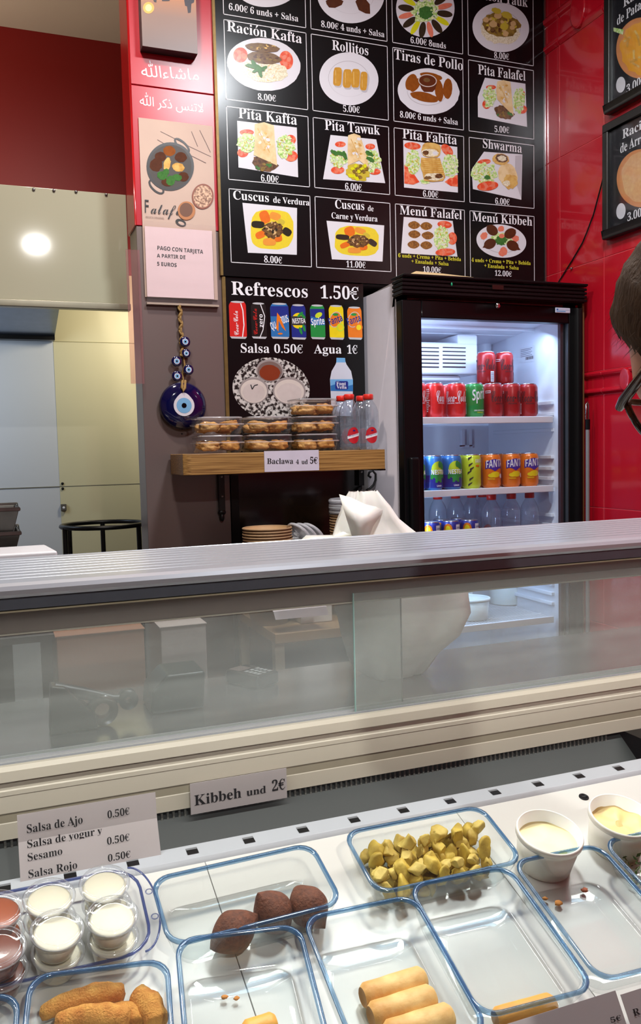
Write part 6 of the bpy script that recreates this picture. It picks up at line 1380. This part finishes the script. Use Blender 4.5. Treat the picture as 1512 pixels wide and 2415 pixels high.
for s in (-1, 1): b.ball(hp_((s*.077, -.012, -.012)), .010, .019, .032, skin, 12, rot=RH @ Matrix.Rotation(s*-.35, 3, 'Z'))
body = b.build('body', pe); md = body.modifiers.new('union', 'REMESH'); md.mode = 'VOXEL'; md.voxel_size = .0045; md.use_smooth_shade = True; ms = body.modifiers.new('sm', 'SMOOTH'); ms.iterations = 3; ms.factor = .5
# clothing
def grow(j, g): return (j[0], tuple(x+g for x in j[1]) if isinstance(j[1], tuple) else j[1]+g)
top_idx = [0, 1, 2, 3]; Jt = [grow(J[i], .016) for i in top_idx]; Et = [(0, 1), (1, 2), (2, 3)]
for s in (-1, 1):
    pr_ = 2
    for p_, r_ in list(zip(side(s), rads))[:3]: Jt.append(grow((p_, r_), .014)); Et.append((pr_, len(Jt)-1)); pr_ = len(Jt)-1
b = MB(); vs, fs = skinned('jacket', Jt, Et, shirt); b.add(vs, fs, shirt, True); b.build('jacket', pe)
Jl = [grow(J[0], .012)]; El = []
for s in (-1, 1):
    pr_ = 0
    for p_, r_ in (((BX+s*.085, BY-.02, .86), (.10, .10)), ((BX+s*.10, BY-.015, .48), (.074, .074)), ((BX+s*.105, BY-.04, .09), (.062, .066))): Jl.append((p_, r_)); El.append((pr_, len(Jl)-1)); pr_ = len(Jl)-1
b = MB(); vs, fs = skinned('trousers', Jl, El, trs); b.add(vs, fs, trs, True); b.build('trousers', pe)
for s in (-1, 1):
    b = MB(); b.ball((BX+s*.11, BY+.06, .045), .05, .13, .045, M('black_shoe', (20, 20, 20), .5), 14); b.build('shoe', pe)
# hair: a cap over the skull, fringe to the temple
vs, fs = head_mesh(None, None); hv = []; keep = []
n_ = 40
for k, v in enumerate(vs):
    l = RH.inverted() @ (V(v)-HC); d = l.normalized(); front = l.y/.098
    line = -.095+.10*max(0, min(1, (front+.25)/.55)) + .075*max(0, min(1, (front-.35)/.45))
    keep.append(l.z > line)
    thick = .010+.014*max(0, l.z/.12)+.004*noise.noise(d*9); t_ = max(0, min(1, (l.z-line)/.035)); hv.append(HC+RH @ (l+d*(thick*(.35+.65*t_))))
fs2 = [f for f in fs if all(keep[i] for i in f)]
b = MB(); b.add(hv, fs2, hairm, True)
rnd = random.Random(2)
for i in range(1600):
    k = rnd.randrange(len(vs))
    if not keep[k]: continue
    p_ = V(hv[k]); l = RH.inverted() @ (V(vs[k])-HC); d = (RH @ l.normalized()); dn = (V((0, 0, -1))*.5+RH @ V((0, .5, 0))+d*.12+V((rnd.uniform(-.3, .3), rnd.uniform(-.3, .3), rnd.uniform(-.3, .3)))).normalized()
    q = p_-d*.004; e_ = dn.cross(d).normalized()*.0008; L_ = rnd.uniform(.010, .020); b.add([q-e_, q+e_, q+dn*L_+d*.003], [(0, 1, 2)], hairm)
b.build('hair', pe)
# glasses
tort = M('tortoiseshell', (52, 24, 14), .15, scale=60, col2=(110, 58, 22), contrast=(.45, .75), coat=.5)
gl = thing('glasses', 'dark tortoiseshell glasses worn by the person at the right edge', 'glasses', hp_((0, .1, 0)))
b = MB()
for s in (-1, 1):
    lo = [hp_((s*(.038+.031*math.copysign(abs(math.cos(t_))**.6, math.cos(t_))), .093-.012*abs(.038+.031*math.cos(t_))/.07, -.016+.021*math.copysign(abs(math.sin(t_))**.7, math.sin(t_)))) for t_ in [2*math.pi*i/32 for i in range(32)]]
    b.tube(lo, .0032, tort, 8, True)
b.tube([hp_((-.008, .095, -.004)), hp_((0, .098, -.001)), hp_((.008, .095, -.004))], .003, tort, 8); b.build('front_frame', gl)
for s in (-1, 1):
    b = MB(); b.tube([hp_((s*.069, .089, 0)), hp_((s*.0735, .078, .001)), hp_((s*.080, .03, .008)), hp_((s*.082, -.012, .012)), hp_((s*.080, -.035, .006))], [.004, .0052, .0044, .0038, .003], tort, 10); b.build('temple_arm', gl)
    b = MB(); lo = [hp_((s*(.038+.029*math.copysign(abs(math.cos(t_))**.6, math.cos(t_))), .0925-.012*abs(.038+.031*math.cos(t_))/.07, -.016+.019*math.copysign(abs(math.sin(t_))**.7, math.sin(t_)))) for t_ in [2*math.pi*i/32 for i in range(32)]]
    b.add(lo, [tuple(range(32))], clear('lens', (236, 240, 244), 2.0, .02, .02)); b.build('lens', gl)
bpy.data.objects.remove(_fo)
